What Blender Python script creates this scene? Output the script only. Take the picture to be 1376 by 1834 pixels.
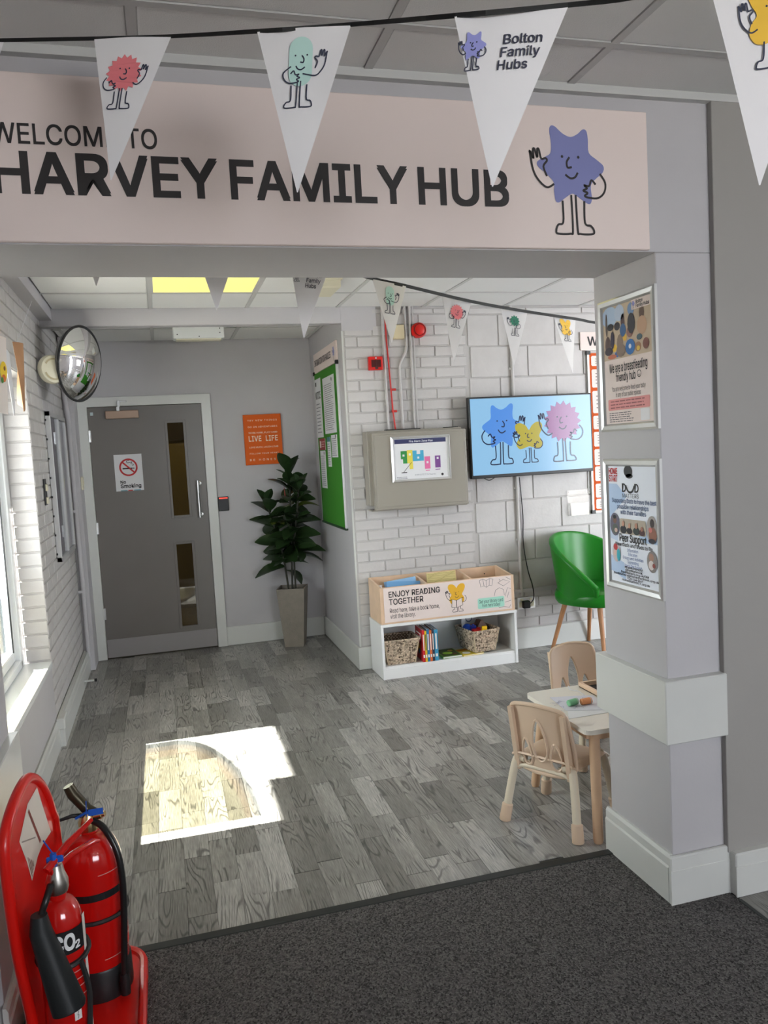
import bpy, bmesh, math, random, os
from mathutils import Vector, Matrix
from mathutils.geometry import delaunay_2d_cdt, tessellate_polygon
random.seed(7)
for o in list(bpy.data.objects): bpy.data.objects.remove(o)
S = bpy.context.scene
COL = S.collection
PI = math.pi

# ------------------------------------------------------------------ camera
FPX, CH = 1440.35, 1.54
PITCH, ROLL, YAW = 1.49291097, -0.0560233316, -0.266942716
CM = Matrix.Rotation(YAW, 3, 'Z') @ Matrix.Rotation(PITCH, 3, 'X') @ Matrix.Rotation(ROLL, 3, 'Z')
cam = bpy.data.cameras.new('camera'); co = bpy.data.objects.new('camera', cam); COL.objects.link(co)
co.matrix_world = Matrix.Translation((0, 0, CH)) @ CM.to_4x4()
cam.sensor_fit = 'VERTICAL'; cam.sensor_height = 36; cam.lens = FPX / 1834 * 36; cam.clip_start = .02
S.camera = co

def at(x, y, ax, val):
    """point where the line of sight of a photo pixel meets the plane axis=val (used for measuring the room)"""
    d = CM @ Vector(((x - 688) / FPX, -(y - 917) / FPX, -1))
    c = Vector((0, 0, CH)); t = (val - c[ax]) / d[ax]
    return c + d * t

# ------------------------------------------------------------------ world, sun, daylight openings
W = bpy.data.worlds.new('World'); S.world = W; W.use_nodes = True
nt = W.node_tree; nt.nodes.clear()
out = nt.nodes.new('ShaderNodeOutputWorld'); bg = nt.nodes.new('ShaderNodeBackground')
sky = nt.nodes.new('ShaderNodeTexSky'); sky.sky_type = 'HOSEK_WILKIE'; sky.turbidity = 4
sky.sun_direction = (-.72, 0, .69); sky.ground_albedo = .4
mixw = nt.nodes.new('ShaderNodeMixRGB'); mixw.inputs[0].default_value = .86
mixw.inputs[2].default_value = (.90, .94, 1.0, 1)
nt.links.new(sky.outputs[0], mixw.inputs[1]); nt.links.new(mixw.outputs[0], bg.inputs[0])
bg.inputs[1].default_value = 17.5
nt.links.new(bg.outputs[0], out.inputs[0])
SUN_EL = math.radians(46)
sl = bpy.data.lights.new('sun', 'SUN'); sl.energy = 55; sl.angle = .009; sl.color = (1, .96, .9)
so = bpy.data.objects.new('sun', sl); COL.objects.link(so)
so.rotation_euler = Vector((-math.cos(SUN_EL), 0, math.sin(SUN_EL))).to_track_quat('Z', 'Y').to_euler()
def portal(name, loc, target, sx, sy):
    l = bpy.data.lights.new(name, 'AREA'); l.shape = 'RECTANGLE'; l.size = sx; l.size_y = sy
    l.cycles.is_portal = True; l.energy = 1
    o = bpy.data.objects.new(name, l); COL.objects.link(o); o.location = loc
    o.rotation_euler = (Vector(target) - Vector(loc)).to_track_quat('-Z', 'Z').to_euler()
portal('window_portal', (-1.02, 3.92, 1.3), (0, 3.92, 1.3), 1.7, 1.7)
portal('rear_opening_portal', (1.97, -2.55, 1.65), (1.97, 0, 1.65), 2.45, 1.1)  # portal at the unseen rear opening, which is sized for front-room daylight
portal('hall_portal', (6.25, 4.1, 1.45), (0, 4.1, 1.45), 1.0, 1.1)  # portal at the added opening in the hall end
S.view_settings.view_transform = 'Standard'; S.view_settings.look = 'None'
S.view_settings.exposure = 0.08; S.view_settings.gamma = 1; S.view_settings.use_curve_mapping = False

# ------------------------------------------------------------------ materials
def lin(c):
    return tuple((v / 12.92 if v <= .04045 else ((v + .055) / 1.055) ** 2.4) for v in c)
def rgb(r, g, b): return lin((r / 255, g / 255, b / 255))
MC = {}
def mat(name, col, rough=.5, metal=0., bump=0., bscale=60., var=0., vscale=8., coat=0., spec=.5, emit=None, trans=0., ior=1.45):
    if name in MC: return MC[name]
    m = bpy.data.materials.new(name); m.use_nodes = True; MC[name] = m
    n = m.node_tree; b = n.nodes['Principled BSDF']
    b.inputs['Base Color'].default_value = (*col, 1); b.inputs['Roughness'].default_value = rough
    b.inputs['Metallic'].default_value = metal; b.inputs['Specular IOR Level'].default_value = spec
    b.inputs['Coat Weight'].default_value = coat; b.inputs['IOR'].default_value = ior
    b.inputs['Transmission Weight'].default_value = trans
    if emit:
        b.inputs['Emission Color'].default_value = (*emit[:3], 1); b.inputs['Emission Strength'].default_value = emit[3]
    if var or bump:
        tc = n.nodes.new('ShaderNodeTexCoord')
    if var:
        t = n.nodes.new('ShaderNodeTexNoise'); t.inputs['Scale'].default_value = vscale; t.inputs['Detail'].default_value = 5
        n.links.new(tc.outputs['Object'], t.inputs['Vector'])
        mr = n.nodes.new('ShaderNodeMapRange'); mr.inputs[3].default_value = 1 - var; mr.inputs[4].default_value = 1 + var
        mr.inputs[1].default_value = .3; mr.inputs[2].default_value = .7
        n.links.new(t.outputs['Fac'], mr.inputs[0])
        mx = n.nodes.new('ShaderNodeVectorMath'); mx.operation = 'SCALE'; mx.inputs[0].default_value = col
        n.links.new(mr.outputs[0], mx.inputs['Scale']); n.links.new(mx.outputs[0], b.inputs['Base Color'])
    if bump:
        t2 = n.nodes.new('ShaderNodeTexNoise'); t2.inputs['Scale'].default_value = bscale; t2.inputs['Detail'].default_value = 4
        n.links.new(tc.outputs['Object'], t2.inputs['Vector'])
        bp = n.nodes.new('ShaderNodeBump'); bp.inputs['Strength'].default_value = bump; bp.inputs['Distance'].default_value = .004
        n.links.new(t2.outputs['Fac'], bp.inputs['Height']); n.links.new(bp.outputs[0], b.inputs['Normal'])
    return m
INKS = {}
def ink(r, g, b, rough=.55):
    k = (r, g, b, rough)
    if k not in INKS: INKS[k] = mat('print_ink_%d_%d_%d' % (r, g, b), rgb(r, g, b), rough)
    return INKS[k]

PLASTER = mat('lilac_grey_wall_paint', (.50, .485, .50), .55, bump=.08, bscale=90, var=.03, vscale=3)
PLASTER2 = mat('warm_grey_wall_paint', (.34, .325, .305), .5, bump=.08, bscale=90, var=.02, vscale=3)
BRICKP = mat('painted_brick', (.53, .51, .50), .42, bump=.35, bscale=45, var=.05, vscale=9)
MORTAR = mat('painted_mortar', (.48, .46, .45), .6, bump=.3, bscale=60)
TRIM = mat('white_gloss_trim', (.63, .635, .61), .28, bump=.04, bscale=25, var=.02, vscale=6)
TILE = mat('ceiling_tile', (.80, .80, .79), .9, bump=.25, bscale=260)
GRID = mat('ceiling_grid_metal', (.55, .55, .54), .4)
WHITE = mat('white_board', (.80, .80, .80), .35)
BIRCH = mat('birch_veneer', rgb(222, 190, 160), .4, var=.06, vscale=14)
KIDWOOD = mat('beech_leg', rgb(222, 186, 152), .42, var=.05, vscale=12)
KIDPL = mat('beige_plastic', rgb(214, 188, 162), .38, var=.02)
KIDMET = mat('cream_tube', rgb(216, 204, 182), .3)
TABTOP = mat('cream_table_top', rgb(226, 220, 208), .35)
BLACK = mat('black_plastic', (.012, .012, .013), .4)
BLACKR = mat('black_rubber', (.02, .02, .02), .6)
CHROME = mat('satin_steel', (.62, .62, .62), .28, 1.)
SILVER = mat('brushed_aluminium_frame', (.66, .66, .65), .35, .75)
BRASS = mat('brass', (.75, .55, .28), .25, 1.)
REDP = mat('red_enamel', rgb(196, 20, 16), .14, coat=.6)
REDS = mat('red_plastic_stand', rgb(214, 22, 14), .33, coat=.2)
GREYMET = mat('grey_cabinet_metal', rgb(150, 144, 134), .4)
DOORP = mat('grey_door_laminate', rgb(112, 107, 102), .33, var=.03, vscale=4)
KICK = mat('kick_plate', rgb(146, 142, 142), .38)
GREENF = mat('green_felt', rgb(54, 128, 32), .9, bump=.2, bscale=300)
GREENL = mat('green_vinyl', (.008, .19, .010), .33, bump=.08, bscale=200)
OAK = mat('oak_leg', rgb(176, 124, 84), .45, var=.1, vscale=20)
ORANGE = mat('orange_canvas', rgb(222, 96, 16), .7, bump=.2, bscale=300)
ORANGE2 = mat('orange_felt', rgb(205, 86, 28), .85)
PAPER = mat('white_paper', (.74, .74, .76), .75)
SIGNP = mat('pale_pink_sign_panel', rgb(232, 216, 210), .45)
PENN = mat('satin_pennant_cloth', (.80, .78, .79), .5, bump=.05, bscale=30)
CORD = mat('black_ribbon', (.012, .012, .012), .6)
LEAFM = mat('dark_waxy_leaf', (.018, .04, .012), .32, var=.35, vscale=5)
LEAFL = mat('yellow_green_leaf', (.10, .13, .02), .4, var=.2, vscale=8)
STEM = mat('dark_stem', (.03, .03, .02), .6)
REDSH = mat('red_leaf_sheath', (.22, .03, .02), .5)
POT = mat('ribbed_stone_grey_planter', rgb(132, 124, 114), .75, bump=.5, bscale=120, var=.08, vscale=20)
SOIL = mat('dark_soil', (.02, .016, .012), .9, bump=.6, bscale=120)
LAMPM = mat('lit_diffuser', (.30, .28, .12), .5, emit=(1, .90, .26, .95))
CREAMP = mat('cream_plastic', rgb(222, 216, 192), .4)
SILL = mat('white_upvc', (.80, .82, .83), .25)
THRESH = mat('threshold_strip_metal', (.035, .038, .036), .45, .3)
PINKW = mat('mirror_back', (.2, .2, .2), .5)
MIRROR = mat('convex_mirror', (.86, .86, .86), .015, 1.)
HOSE = mat('hose_rubber', (.012, .013, .013), .28)

def glassmat(name, col, ior=1.45, refl=0.0):
    if name in MC: return MC[name]
    m = bpy.data.materials.new(name); m.use_nodes = True; MC[name] = m; n = m.node_tree; n.nodes.clear()
    o = n.nodes.new('ShaderNodeOutputMaterial'); t = n.nodes.new('ShaderNodeBsdfTransparent'); t.inputs[0].default_value = (*col, 1)
    g = n.nodes.new('ShaderNodeBsdfGlossy'); g.inputs['Roughness'].default_value = .02
    f = n.nodes.new('ShaderNodeFresnel'); f.inputs[0].default_value = ior
    a = n.nodes.new('ShaderNodeMath'); a.operation = 'ADD'; a.inputs[1].default_value = refl; a.use_clamp = True
    x = n.nodes.new('ShaderNodeMixShader'); n.links.new(f.outputs[0], a.inputs[0])
    gb = n.nodes.new('ShaderNodeNewGeometry'); iv = n.nodes.new('ShaderNodeMath'); iv.operation = 'SUBTRACT'; iv.inputs[0].default_value = 1
    ml = n.nodes.new('ShaderNodeMath'); ml.operation = 'MULTIPLY'; n.links.new(gb.outputs['Backfacing'], iv.inputs[1])
    n.links.new(a.outputs[0], ml.inputs[0]); n.links.new(iv.outputs[0], ml.inputs[1]); n.links.new(ml.outputs[0], x.inputs[0])
    n.links.new(t.outputs[0], x.inputs[1]); n.links.new(g.outputs[0], x.inputs[2]); n.links.new(x.outputs[0], o.inputs[0])
    return m
GLASS = glassmat('clear_glass', (.95, .97, .96))
VIS = glassmat('bronze_vision_glass', (.62, .54, .28), 1.5, .04)
CASEGL = glassmat('notice_case_glass', (.85, .86, .88), 1.5, .03)
CLEARP = glassmat('clear_acrylic', (.9, .9, .9), 1.5, .02)
def film(name, col):
    if name in MC: return MC[name]
    m = bpy.data.materials.new(name); m.use_nodes = True; MC[name] = m; n = m.node_tree; n.nodes.clear()
    o = n.nodes.new('ShaderNodeOutputMaterial'); t = n.nodes.new('ShaderNodeBsdfTransparent'); t.inputs[0].default_value = (*col, 1)
    n.links.new(t.outputs[0], o.inputs[0]); return m

def node_floor():
    m = bpy.data.materials.new('grey_oak_plank_vinyl'); m.use_nodes = True; n = m.node_tree; L = n.links
    b = n.nodes['Principled BSDF']
    geo = n.nodes.new('ShaderNodeNewGeometry'); oi = n.nodes.new('ShaderNodeObjectInfo')
    ad = n.nodes.new('ShaderNodeMath'); ad.operation = 'ADD'; L.new(oi.outputs['Random'], ad.inputs[0]); L.new(geo.outputs['Random Per Island'], ad.inputs[1])
    fr = n.nodes.new('ShaderNodeMath'); fr.operation = 'FRACT'; L.new(ad.outputs[0], fr.inputs[0])
    mu = n.nodes.new('ShaderNodeMath'); mu.operation = 'MULTIPLY'; mu.inputs[1].default_value = 40; L.new(fr.outputs[0], mu.inputs[0])
    cb = n.nodes.new('ShaderNodeCombineXYZ'); L.new(mu.outputs[0], cb.inputs[0]); L.new(mu.outputs[0], cb.inputs[1])
    va = n.nodes.new('ShaderNodeVectorMath'); va.operation = 'ADD'; L.new(geo.outputs['Position'], va.inputs[0]); L.new(cb.outputs[0], va.inputs[1])
    mp = n.nodes.new('ShaderNodeMapping'); mp.inputs['Scale'].default_value = (1, .11, 1); L.new(va.outputs[0], mp.inputs[0])
    # large swirls: iso-lines of a stretched noise
    n1 = n.nodes.new('ShaderNodeTexNoise'); n1.inputs['Scale'].default_value = 11; n1.inputs['Detail'].default_value = 1.5; n1.inputs['Distortion'].default_value = .25
    L.new(mp.outputs[0], n1.inputs['Vector'])
    m1 = n.nodes.new('ShaderNodeMath'); m1.operation = 'MULTIPLY'; m1.inputs[1].default_value = 34; L.new(n1.outputs['Fac'], m1.inputs[0])
    m2 = n.nodes.new('ShaderNodeMath'); m2.operation = 'SINE'; L.new(m1.outputs[0], m2.inputs[0])
    m2b = n.nodes.new('ShaderNodeMath'); m2b.operation = 'MULTIPLY'; m2b.inputs[1].default_value = 3.1; L.new(m1.outputs[0], m2b.inputs[0])
    mr1 = n.nodes.new('ShaderNodeMapRange'); mr1.inputs[1].default_value = .35; mr1.inputs[2].default_value = 1; mr1.inputs[3].default_value = 1.05; mr1.inputs[4].default_value = .42
    s3 = n.nodes.new('ShaderNodeMath'); s3.operation = 'SINE'; L.new(m2b.outputs[0], s3.inputs[0])
    L.new(s3.outputs[0], mr1.inputs[0])
    # figure only on some planks / some areas
    n3 = n.nodes.new('ShaderNodeTexNoise'); n3.inputs['Scale'].default_value = 5; L.new(va.outputs[0], n3.inputs['Vector'])
    mr3 = n.nodes.new('ShaderNodeMapRange'); mr3.inputs[1].default_value = .47; mr3.inputs[2].default_value = .53; L.new(n3.outputs['Fac'], mr3.inputs[0])
    mixf = n.nodes.new('ShaderNodeMix'); mixf.data_type = 'FLOAT'; L.new(mr3.outputs[0], mixf.inputs[0]); mixf.inputs[2].default_value = .97; L.new(mr1.outputs[0], mixf.inputs[3])
    # fine grain
    mp2 = n.nodes.new('ShaderNodeMapping'); mp2.inputs['Scale'].default_value = (1, .05, 1); L.new(va.outputs[0], mp2.inputs[0])
    n2 = n.nodes.new('ShaderNodeTexNoise'); n2.inputs['Scale'].default_value = 260; n2.inputs['Detail'].default_value = 3; L.new(mp2.outputs[0], n2.inputs['Vector'])
    mr2 = n.nodes.new('ShaderNodeMapRange'); mr2.inputs[1].default_value = .3; mr2.inputs[2].default_value = .7; mr2.inputs[3].default_value = .66; mr2.inputs[4].default_value = 1.22; L.new(n2.outputs['Fac'], mr2.inputs[0])
    n4 = n.nodes.new('ShaderNodeTexNoise'); n4.inputs['Scale'].default_value = 14; n4.inputs['Detail'].default_value = 3; L.new(mp.outputs[0], n4.inputs['Vector'])
    mr4 = n.nodes.new('ShaderNodeMapRange'); mr4.inputs[1].default_value = .3; mr4.inputs[2].default_value = .7; mr4.inputs[3].default_value = .76; mr4.inputs[4].default_value = 1.15; L.new(n4.outputs['Fac'], mr4.inputs[0])
    cr = n.nodes.new('ShaderNodeValToRGB'); e = cr.color_ramp.elements
    e[0].position = 0; e[0].color = (*FLO[0], 1); e[1].position = 1; e[1].color = (*FLO[2], 1); k = cr.color_ramp.elements.new(.5); k.color = (*FLO[1], 1)
    L.new(fr.outputs[0], cr.inputs[0])
    p = mixf.outputs[0]
    for q in (mr2, mr4):
        mm = n.nodes.new('ShaderNodeMath'); mm.operation = 'MULTIPLY'; L.new(p, mm.inputs[0]); L.new(q.outputs[0], mm.inputs[1]); p = mm.outputs[0]
    sc = n.nodes.new('ShaderNodeVectorMath'); sc.operation = 'SCALE'; L.new(cr.outputs[0], sc.inputs[0]); L.new(p, sc.inputs['Scale'])
    L.new(sc.outputs[0], b.inputs['Base Color']); b.inputs['Roughness'].default_value = .36; b.inputs['Specular IOR Level'].default_value = .5
    bp = n.nodes.new('ShaderNodeBump'); bp.inputs['Strength'].default_value = .12; bp.inputs['Distance'].default_value = .001
    L.new(p, bp.inputs['Height']); L.new(bp.outputs[0], b.inputs['Normal'])
    return m
FLO = [(.185, .178, .165), (.29, .28, .262), (.42, .408, .388)]
PLANK = node_floor()

def node_carpet():
    m = bpy.data.materials.new('charcoal_loop_carpet'); m.use_nodes = True; n = m.node_tree; L = n.links; b = n.nodes['Principled BSDF']
    tc = n.nodes.new('ShaderNodeTexCoord'); v = n.nodes.new('ShaderNodeTexVoronoi'); v.inputs['Scale'].default_value = 210
    L.new(tc.outputs['Object'], v.inputs['Vector'])
    cr = n.nodes.new('ShaderNodeValToRGB'); e = cr.color_ramp.elements
    e[0].color = (.014, .013, .014, 1); e[1].color = (.19, .18, .175, 1); L.new(v.outputs['Color'], cr.inputs[0])
    L.new(cr.outputs[0], b.inputs['Base Color']); b.inputs['Roughness'].default_value = .95; b.inputs['Specular IOR Level'].default_value = .15
    bp = n.nodes.new('ShaderNodeBump'); bp.inputs['Strength'].default_value = 1; bp.inputs['Distance'].default_value = .004; bp.invert = True
    L.new(v.outputs['Distance'], bp.inputs['Height']); L.new(bp.outputs[0], b.inputs['Normal'])
    return m
CARPET = node_carpet()

def node_wicker():
    m = bpy.data.materials.new('seagrass_weave'); m.use_nodes = True; n = m.node_tree; L = n.links; b = n.nodes['Principled BSDF']
    tc = n.nodes.new('ShaderNodeTexCoord'); v = n.nodes.new('ShaderNodeTexVoronoi'); v.inputs['Scale'].default_value = 95
    L.new(tc.outputs['Object'], v.inputs['Vector']); cr = n.nodes.new('ShaderNodeValToRGB'); e = cr.color_ramp.elements
    e[0].position = .1; e[0].color = (.08, .05, .03, 1); e[1].position = .7; e[1].color = (.70, .56, .42, 1)
    L.new(v.outputs['Color'], cr.inputs[0]); L.new(cr.outputs[0], b.inputs['Base Color']); b.inputs['Roughness'].default_value = .75
    return m
WICKER = node_wicker()

# ------------------------------------------------------------------ mesh helpers
def tag(o, label=None, cat=None, group=None, kind=None):
    if label: o['label'] = label
    if cat: o['category'] = cat
    if group: o['group'] = group
    if kind: o['kind'] = kind
    return o
def root_m(o):
    m = Matrix.LocRotScale(o.location, o.rotation_euler, o.scale)
    return root_m(o.parent) @ m if o.parent else m
def thing(name, label, cat, loc=(0, 0, 0), rz=0, group=None):
    o = bpy.data.objects.new(name, None); COL.objects.link(o); o.location = loc; o.rotation_euler = (0, 0, rz)
    o.empty_display_size = .1
    return tag(o, label, cat, group)

class MB:
    """mesh builder: geometry in world metres (or in the parent's own frame when built with local=True)"""
    def __init__(s): s.bm = bmesh.new()
    def box(s, a, b, bev=0, seg=1, rot=None):
        a = Vector(a); b = Vector(b); c = (a + b) / 2; d = b - a
        M = Matrix.Translation(c) @ (rot.to_4x4() if rot else Matrix()) @ Matrix.Diagonal((abs(d.x), abs(d.y), abs(d.z), 1))
        r = bmesh.ops.create_cube(s.bm, size=1, matrix=M)
        if bev:
            es = list({e for v in r['verts'] for e in v.link_edges})
            bmesh.ops.bevel(s.bm, geom=es, offset=bev, segments=seg, profile=.6, affect='EDGES')
        return s
    def hexa(s, bot, top):
        vs = [s.bm.verts.new(p) for p in list(bot) + list(top)]
        for f in ((3, 2, 1, 0), (4, 5, 6, 7), (0, 1, 5, 4), (1, 2, 6, 5), (2, 3, 7, 6), (3, 0, 4, 7)): s.bm.faces.new([vs[i] for i in f])
        return s
    def rings(s, rs, cap=True, closed=True):
        R = [[s.bm.verts.new(p) for p in r] for r in rs]; n = len(R[0])
        for i in range(len(R) - 1):
            for j in range(n if closed else n - 1):
                k = (j + 1) % n; s.bm.faces.new((R[i][j], R[i][k], R[i + 1][k], R[i + 1][j]))
        if cap: s.bm.faces.new(R[0][::-1]); s.bm.faces.new(R[-1])
        return s
    def tube(s, pts, r, n=10, cap=True, closed=False):
        P = [Vector(p) for p in pts]; rs = r if isinstance(r, (list, tuple)) else [r] * len(P)
        N = len(P); up = None; R = []
        for i in range(N):
            a = P[(i - 1) % N] if (closed or i) else P[i]; b = P[(i + 1) % N] if (closed or i < N - 1) else P[i]
            t = (b - a).normalized()
            if up is None:
                up = t.orthogonal().normalized()
            else:
                up = (up - t * up.dot(t)); up = up.normalized() if up.length > 1e-6 else t.orthogonal().normalized()
            w = t.cross(up)
            R.append([P[i] + rs[i] * (math.cos(2 * PI * k / n) * up + math.sin(2 * PI * k / n) * w) for k in range(n)])
        if closed:
            V = [[s.bm.verts.new(p) for p in q] for q in R]
            # align last ring to first
            for i in range(N):
                A = V[i]; B = V[(i + 1) % N]; sh = 0
                if i == N - 1:
                    sh = min(range(n), key=lambda q: (A[0].co - B[q].co).length)
                for k in range(n): s.bm.faces.new((A[k], A[(k + 1) % n], B[(k + 1 + sh) % n], B[(k + sh) % n]))
            return s
        return s.rings(R, cap)
    def lathe(s, prof, c=(0, 0, 0), axis=(0, 0, 1), n=28):
        c = Vector(c); ax = Vector(axis).normalized(); u = ax.orthogonal().normalized(); w = ax.cross(u)
        R = [[c + ax * h + max(r, 1e-4) * (math.cos(2 * PI * k / n) * u + math.sin(2 * PI * k / n) * w) for k in range(n)] for r, h in prof]
        return s.rings(R)
    def sheet(s, fn, nu, nv, thick=0):
        """grid surface from fn(u,v); doubled and closed when thick is given (fn2 = offset along normal)"""
        P = [[Vector(fn(i / nu, j / nv)) for j in range(nv + 1)] for i in range(nu + 1)]
        V = [[s.bm.verts.new(p) for p in r] for r in P]
        fs = [s.bm.faces.new((V[i][j], V[i + 1][j], V[i + 1][j + 1], V[i][j + 1])) for i in range(nu) for j in range(nv)]
        if thick: s.bm.normal_update(); bmesh.ops.solidify(s.bm, geom=fs, thickness=thick)
        return s
    def prism(s, pts, fr, t0, t1):
        """polygon in frame fr=(O,u,v,n) extruded from t0 to t1 along n"""
        O, u, v, n = fr
        A = [O + u * x + v * y + n * t0 for x, y in pts]; B = [O + u * x + v * y + n * t1 for x, y in pts]
        return s.rings([A, B])
    def build(s, name, m, parent=None, local=False, smooth=False, mods=None):
        bmesh.ops.recalc_face_normals(s.bm, faces=s.bm.faces)
        if parent and not local: s.bm.transform(root_m(parent).inverted())
        me = bpy.data.meshes.new(name)
        s.bm.to_mesh(me); s.bm.free()
        for q in (m if isinstance(m, (list, tuple)) else [m]): me.materials.append(q)
        if smooth:
            for p in me.polygons: p.use_smooth = True
            try: me.set_sharp_from_angle(angle=math.radians(38))
            except Exception: pass
        o = bpy.data.objects.new(name, me); COL.objects.link(o); o.parent = parent
        return o
def box(name, a, b, m, parent=None, bev=0, kind=None, seg=1, local=False):
    o = MB().box(a, b, bev, seg).build(name, m, parent, local=local)
    if kind: o['kind'] = kind
    return o
def struct(name, a, b, m, parent=None, bev=0): return box(name, a, b, m, parent, bev, kind='structure')

# text outlines as flat meshes
FONT = None
try:
    p = os.path.join(bpy.utils.resource_path('LOCAL'), 'datafiles', 'fonts', 'Inter.woff2')
    if os.path.exists(p): FONT = bpy.data.fonts.load(p)
except Exception: FONT = None
TC = {}
def text_geo(txt, bold=0.0, sp=1.0):
    k = (txt, bold, sp)
    if k in TC: return TC[k]
    c = bpy.data.curves.new('t', 'FONT'); c.body = txt; c.offset = bold; c.resolution_u = 3; c.space_character = sp
    if FONT: c.font = FONT
    o = bpy.data.objects.new('t', c); COL.objects.link(o)
    bpy.context.view_layer.update()
    me = bpy.data.meshes.new_from_object(o.evaluated_get(bpy.context.evaluated_depsgraph_get()))
    V = [(v.co.x, v.co.y) for v in me.vertices]; F = [tuple(p.vertices) for p in me.polygons]
    bpy.data.objects.remove(o); bpy.data.curves.remove(c); bpy.data.meshes.remove(me)
    TC[k] = (V, F); return TC[k]

class Art:
    """flat print on a surface: frame (O,u,v,n); shapes are stacked in thin layers"""
    def __init__(s, O, u, v, lift=.0008, step=.00035):
        s.O = Vector(O); s.u = Vector(u).normalized(); s.v = Vector(v).normalized(); s.n = s.u.cross(s.v).normalized()
        s.V = []; s.F = []; s.MI = []; s.mats = []; s.lift = lift; s.step = step; s.warp = None
    def mi(s, m):
        if m not in s.mats: s.mats.append(m)
        return s.mats.index(m)
    def add(s, V, F, m, layer):
        b = len(s.V); k = s.mi(m); h = s.lift + s.step * layer
        for x, y in V: s.V.append((x, y, h))
        for f in F: s.F.append(tuple(b + i for i in f)); s.MI.append(k)
    def fill(s, pts, m, layer=0):
        t = tessellate_polygon([[Vector((x, y, 0)) for x, y in pts]]); s.add(pts, t, m, layer); return s
    def rect(s, x0, y0, x1, y1, m, layer=0): return s.fill([(x0, y0), (x1, y0), (x1, y1), (x0, y1)], m, layer)
    def rrect(s, x0, y0, x1, y1, r, m, layer=0):
        p = []
        for cx, cy, a in ((x1 - r, y1 - r, 0), (x0 + r, y1 - r, 90), (x0 + r, y0 + r, 180), (x1 - r, y0 + r, 270)):
            for k in range(4): q = math.radians(a + k * 30); p.append((cx + r * math.cos(q), cy + r * math.sin(q)))
        return s.fill(p, m, layer)
    def disc(s, x, y, r, m, layer=0, ry=None, n=20):
        return s.fill([(x + r * math.cos(2 * PI * k / n), y + (ry or r) * math.sin(2 * PI * k / n)) for k in range(n)], m, layer)
    def ring(s, x, y, r, w, m, layer=0, n=32):
        return s.stroke([(x + r * math.cos(2 * PI * k / n), y + r * math.sin(2 * PI * k / n)) for k in range(n + 1)], w, m, layer)
    def stroke(s, pts, w, m, layer=1, curve=False):
        if curve: pts = smooth_path(pts)
        P = [Vector(p) for p in pts]; V = []; n = len(P)
        for i in range(n):
            a = P[max(i - 1, 0)]; b = P[min(i + 1, n - 1)]; t = (b - a)
            t = t.normalized() if t.length > 1e-9 else Vector((1, 0)); q = Vector((-t.y, t.x)) * w / 2
            V += [tuple(P[i] + q), tuple(P[i] - q)]
        s.add(V, [(2 * i, 2 * i + 1, 2 * i + 3, 2 * i + 2) for i in range(n - 1)], m, layer); return s
    def text(s, txt, box, m, layer=1, bold=.0, keep=True, sp=1.0, align='C'):
        """fit text into box (x0,y0,x1,y1): height from box, width from box unless keep (then only shrinks)"""
        V, F = text_geo(txt, 0, sp)
        if not V: return s
        xs = [v[0] for v in V]; x0, y0, x1, y1 = box; cap = max(v[1] for v in text_geo('H')[0])
        # the box runs from the baseline to the capital height
        sy = (y1 - y0) / cap; sx = (x1 - x0) / max(max(xs) - min(xs), 1e-6)
        off = 0
        if keep:
            sx = sy = min(sx, sy)
            if align == 'C': off = ((x1 - x0) - sx * (max(xs) - min(xs))) / 2
        V2 = [(x0 + off + (x - min(xs)) * sx, y0 + y * sy) for x, y in V]
        D = bold * .7
        for q, (ax_, ay_) in enumerate(((-1, -1), (1, -1), (1, 1), (-1, 1), (0, 0)) if bold else ((0, 0),)):   # heavier weight: the outline printed again, shifted by a fraction of a stroke
            for g in range(7):   # overlapping glyph contours lie at slightly different heights
                Fg = F[g::7]; idx = {}; Vg = []
                for f_ in Fg:
                    for i_ in f_:
                        if i_ not in idx: idx[i_] = len(Vg); Vg.append((V2[i_][0] + ax_ * D * sx, V2[i_][1] + ay_ * D * sy))
                if Fg: s.add(Vg, [tuple(idx[i_] for i_ in f_) for f_ in Fg], m, layer + q * .15 + g * .02)
        return s
    def lines(s, x0, y0, x1, y1, n, m, layer=1, th=.4, rnd=None):
        rnd = rnd or random
        h = (y1 - y0) / n
        for i in range(n):
            y = y1 - (i + .5) * h; x = x0
            xe = x1 - (x1 - x0) * (rnd.random() * .25)
            while x < xe - 1e-6:
                w = min((x1 - x0) * rnd.uniform(.05, .16), xe - x); s.rect(x, y - h * th / 2, x + w, y + h * th / 2, m, layer); x += w + (x1 - x0) * .02
        return s
    def build(s, name, parent=None, local=False, kind=None):
        f = s.warp or (lambda x, y, h: s.O + s.u * x + s.v * y + s.n * h)
        M = root_m(parent).inverted() if (parent and not local) else Matrix()
        me = bpy.data.meshes.new(name); me.from_pydata([tuple(M @ f(*p)) for p in s.V], [], s.F)
        for q in s.mats: me.materials.append(q)
        for p, k in zip(me.polygons, s.MI): p.material_index = k
        o = bpy.data.objects.new(name, me); COL.objects.link(o); o.parent = parent
        if kind: o['kind'] = kind
        return o
def smooth_path(pts, k=5):
    P = [Vector(p) for p in pts]; out = []
    for i in range(len(P) - 1):
        a = P[max(i - 1, 0)]; b = P[i]; c = P[i + 1]; d = P[min(i + 2, len(P) - 1)]
        for j in range(k):
            t = j / k
            out.append(.5 * ((2 * b) + (c - a) * t + (2 * a - 5 * b + 4 * c - d) * t * t + (3 * b - a - 3 * c + d) * t ** 3))
    out.append(P[-1]); return [tuple(p) for p in out]
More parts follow.
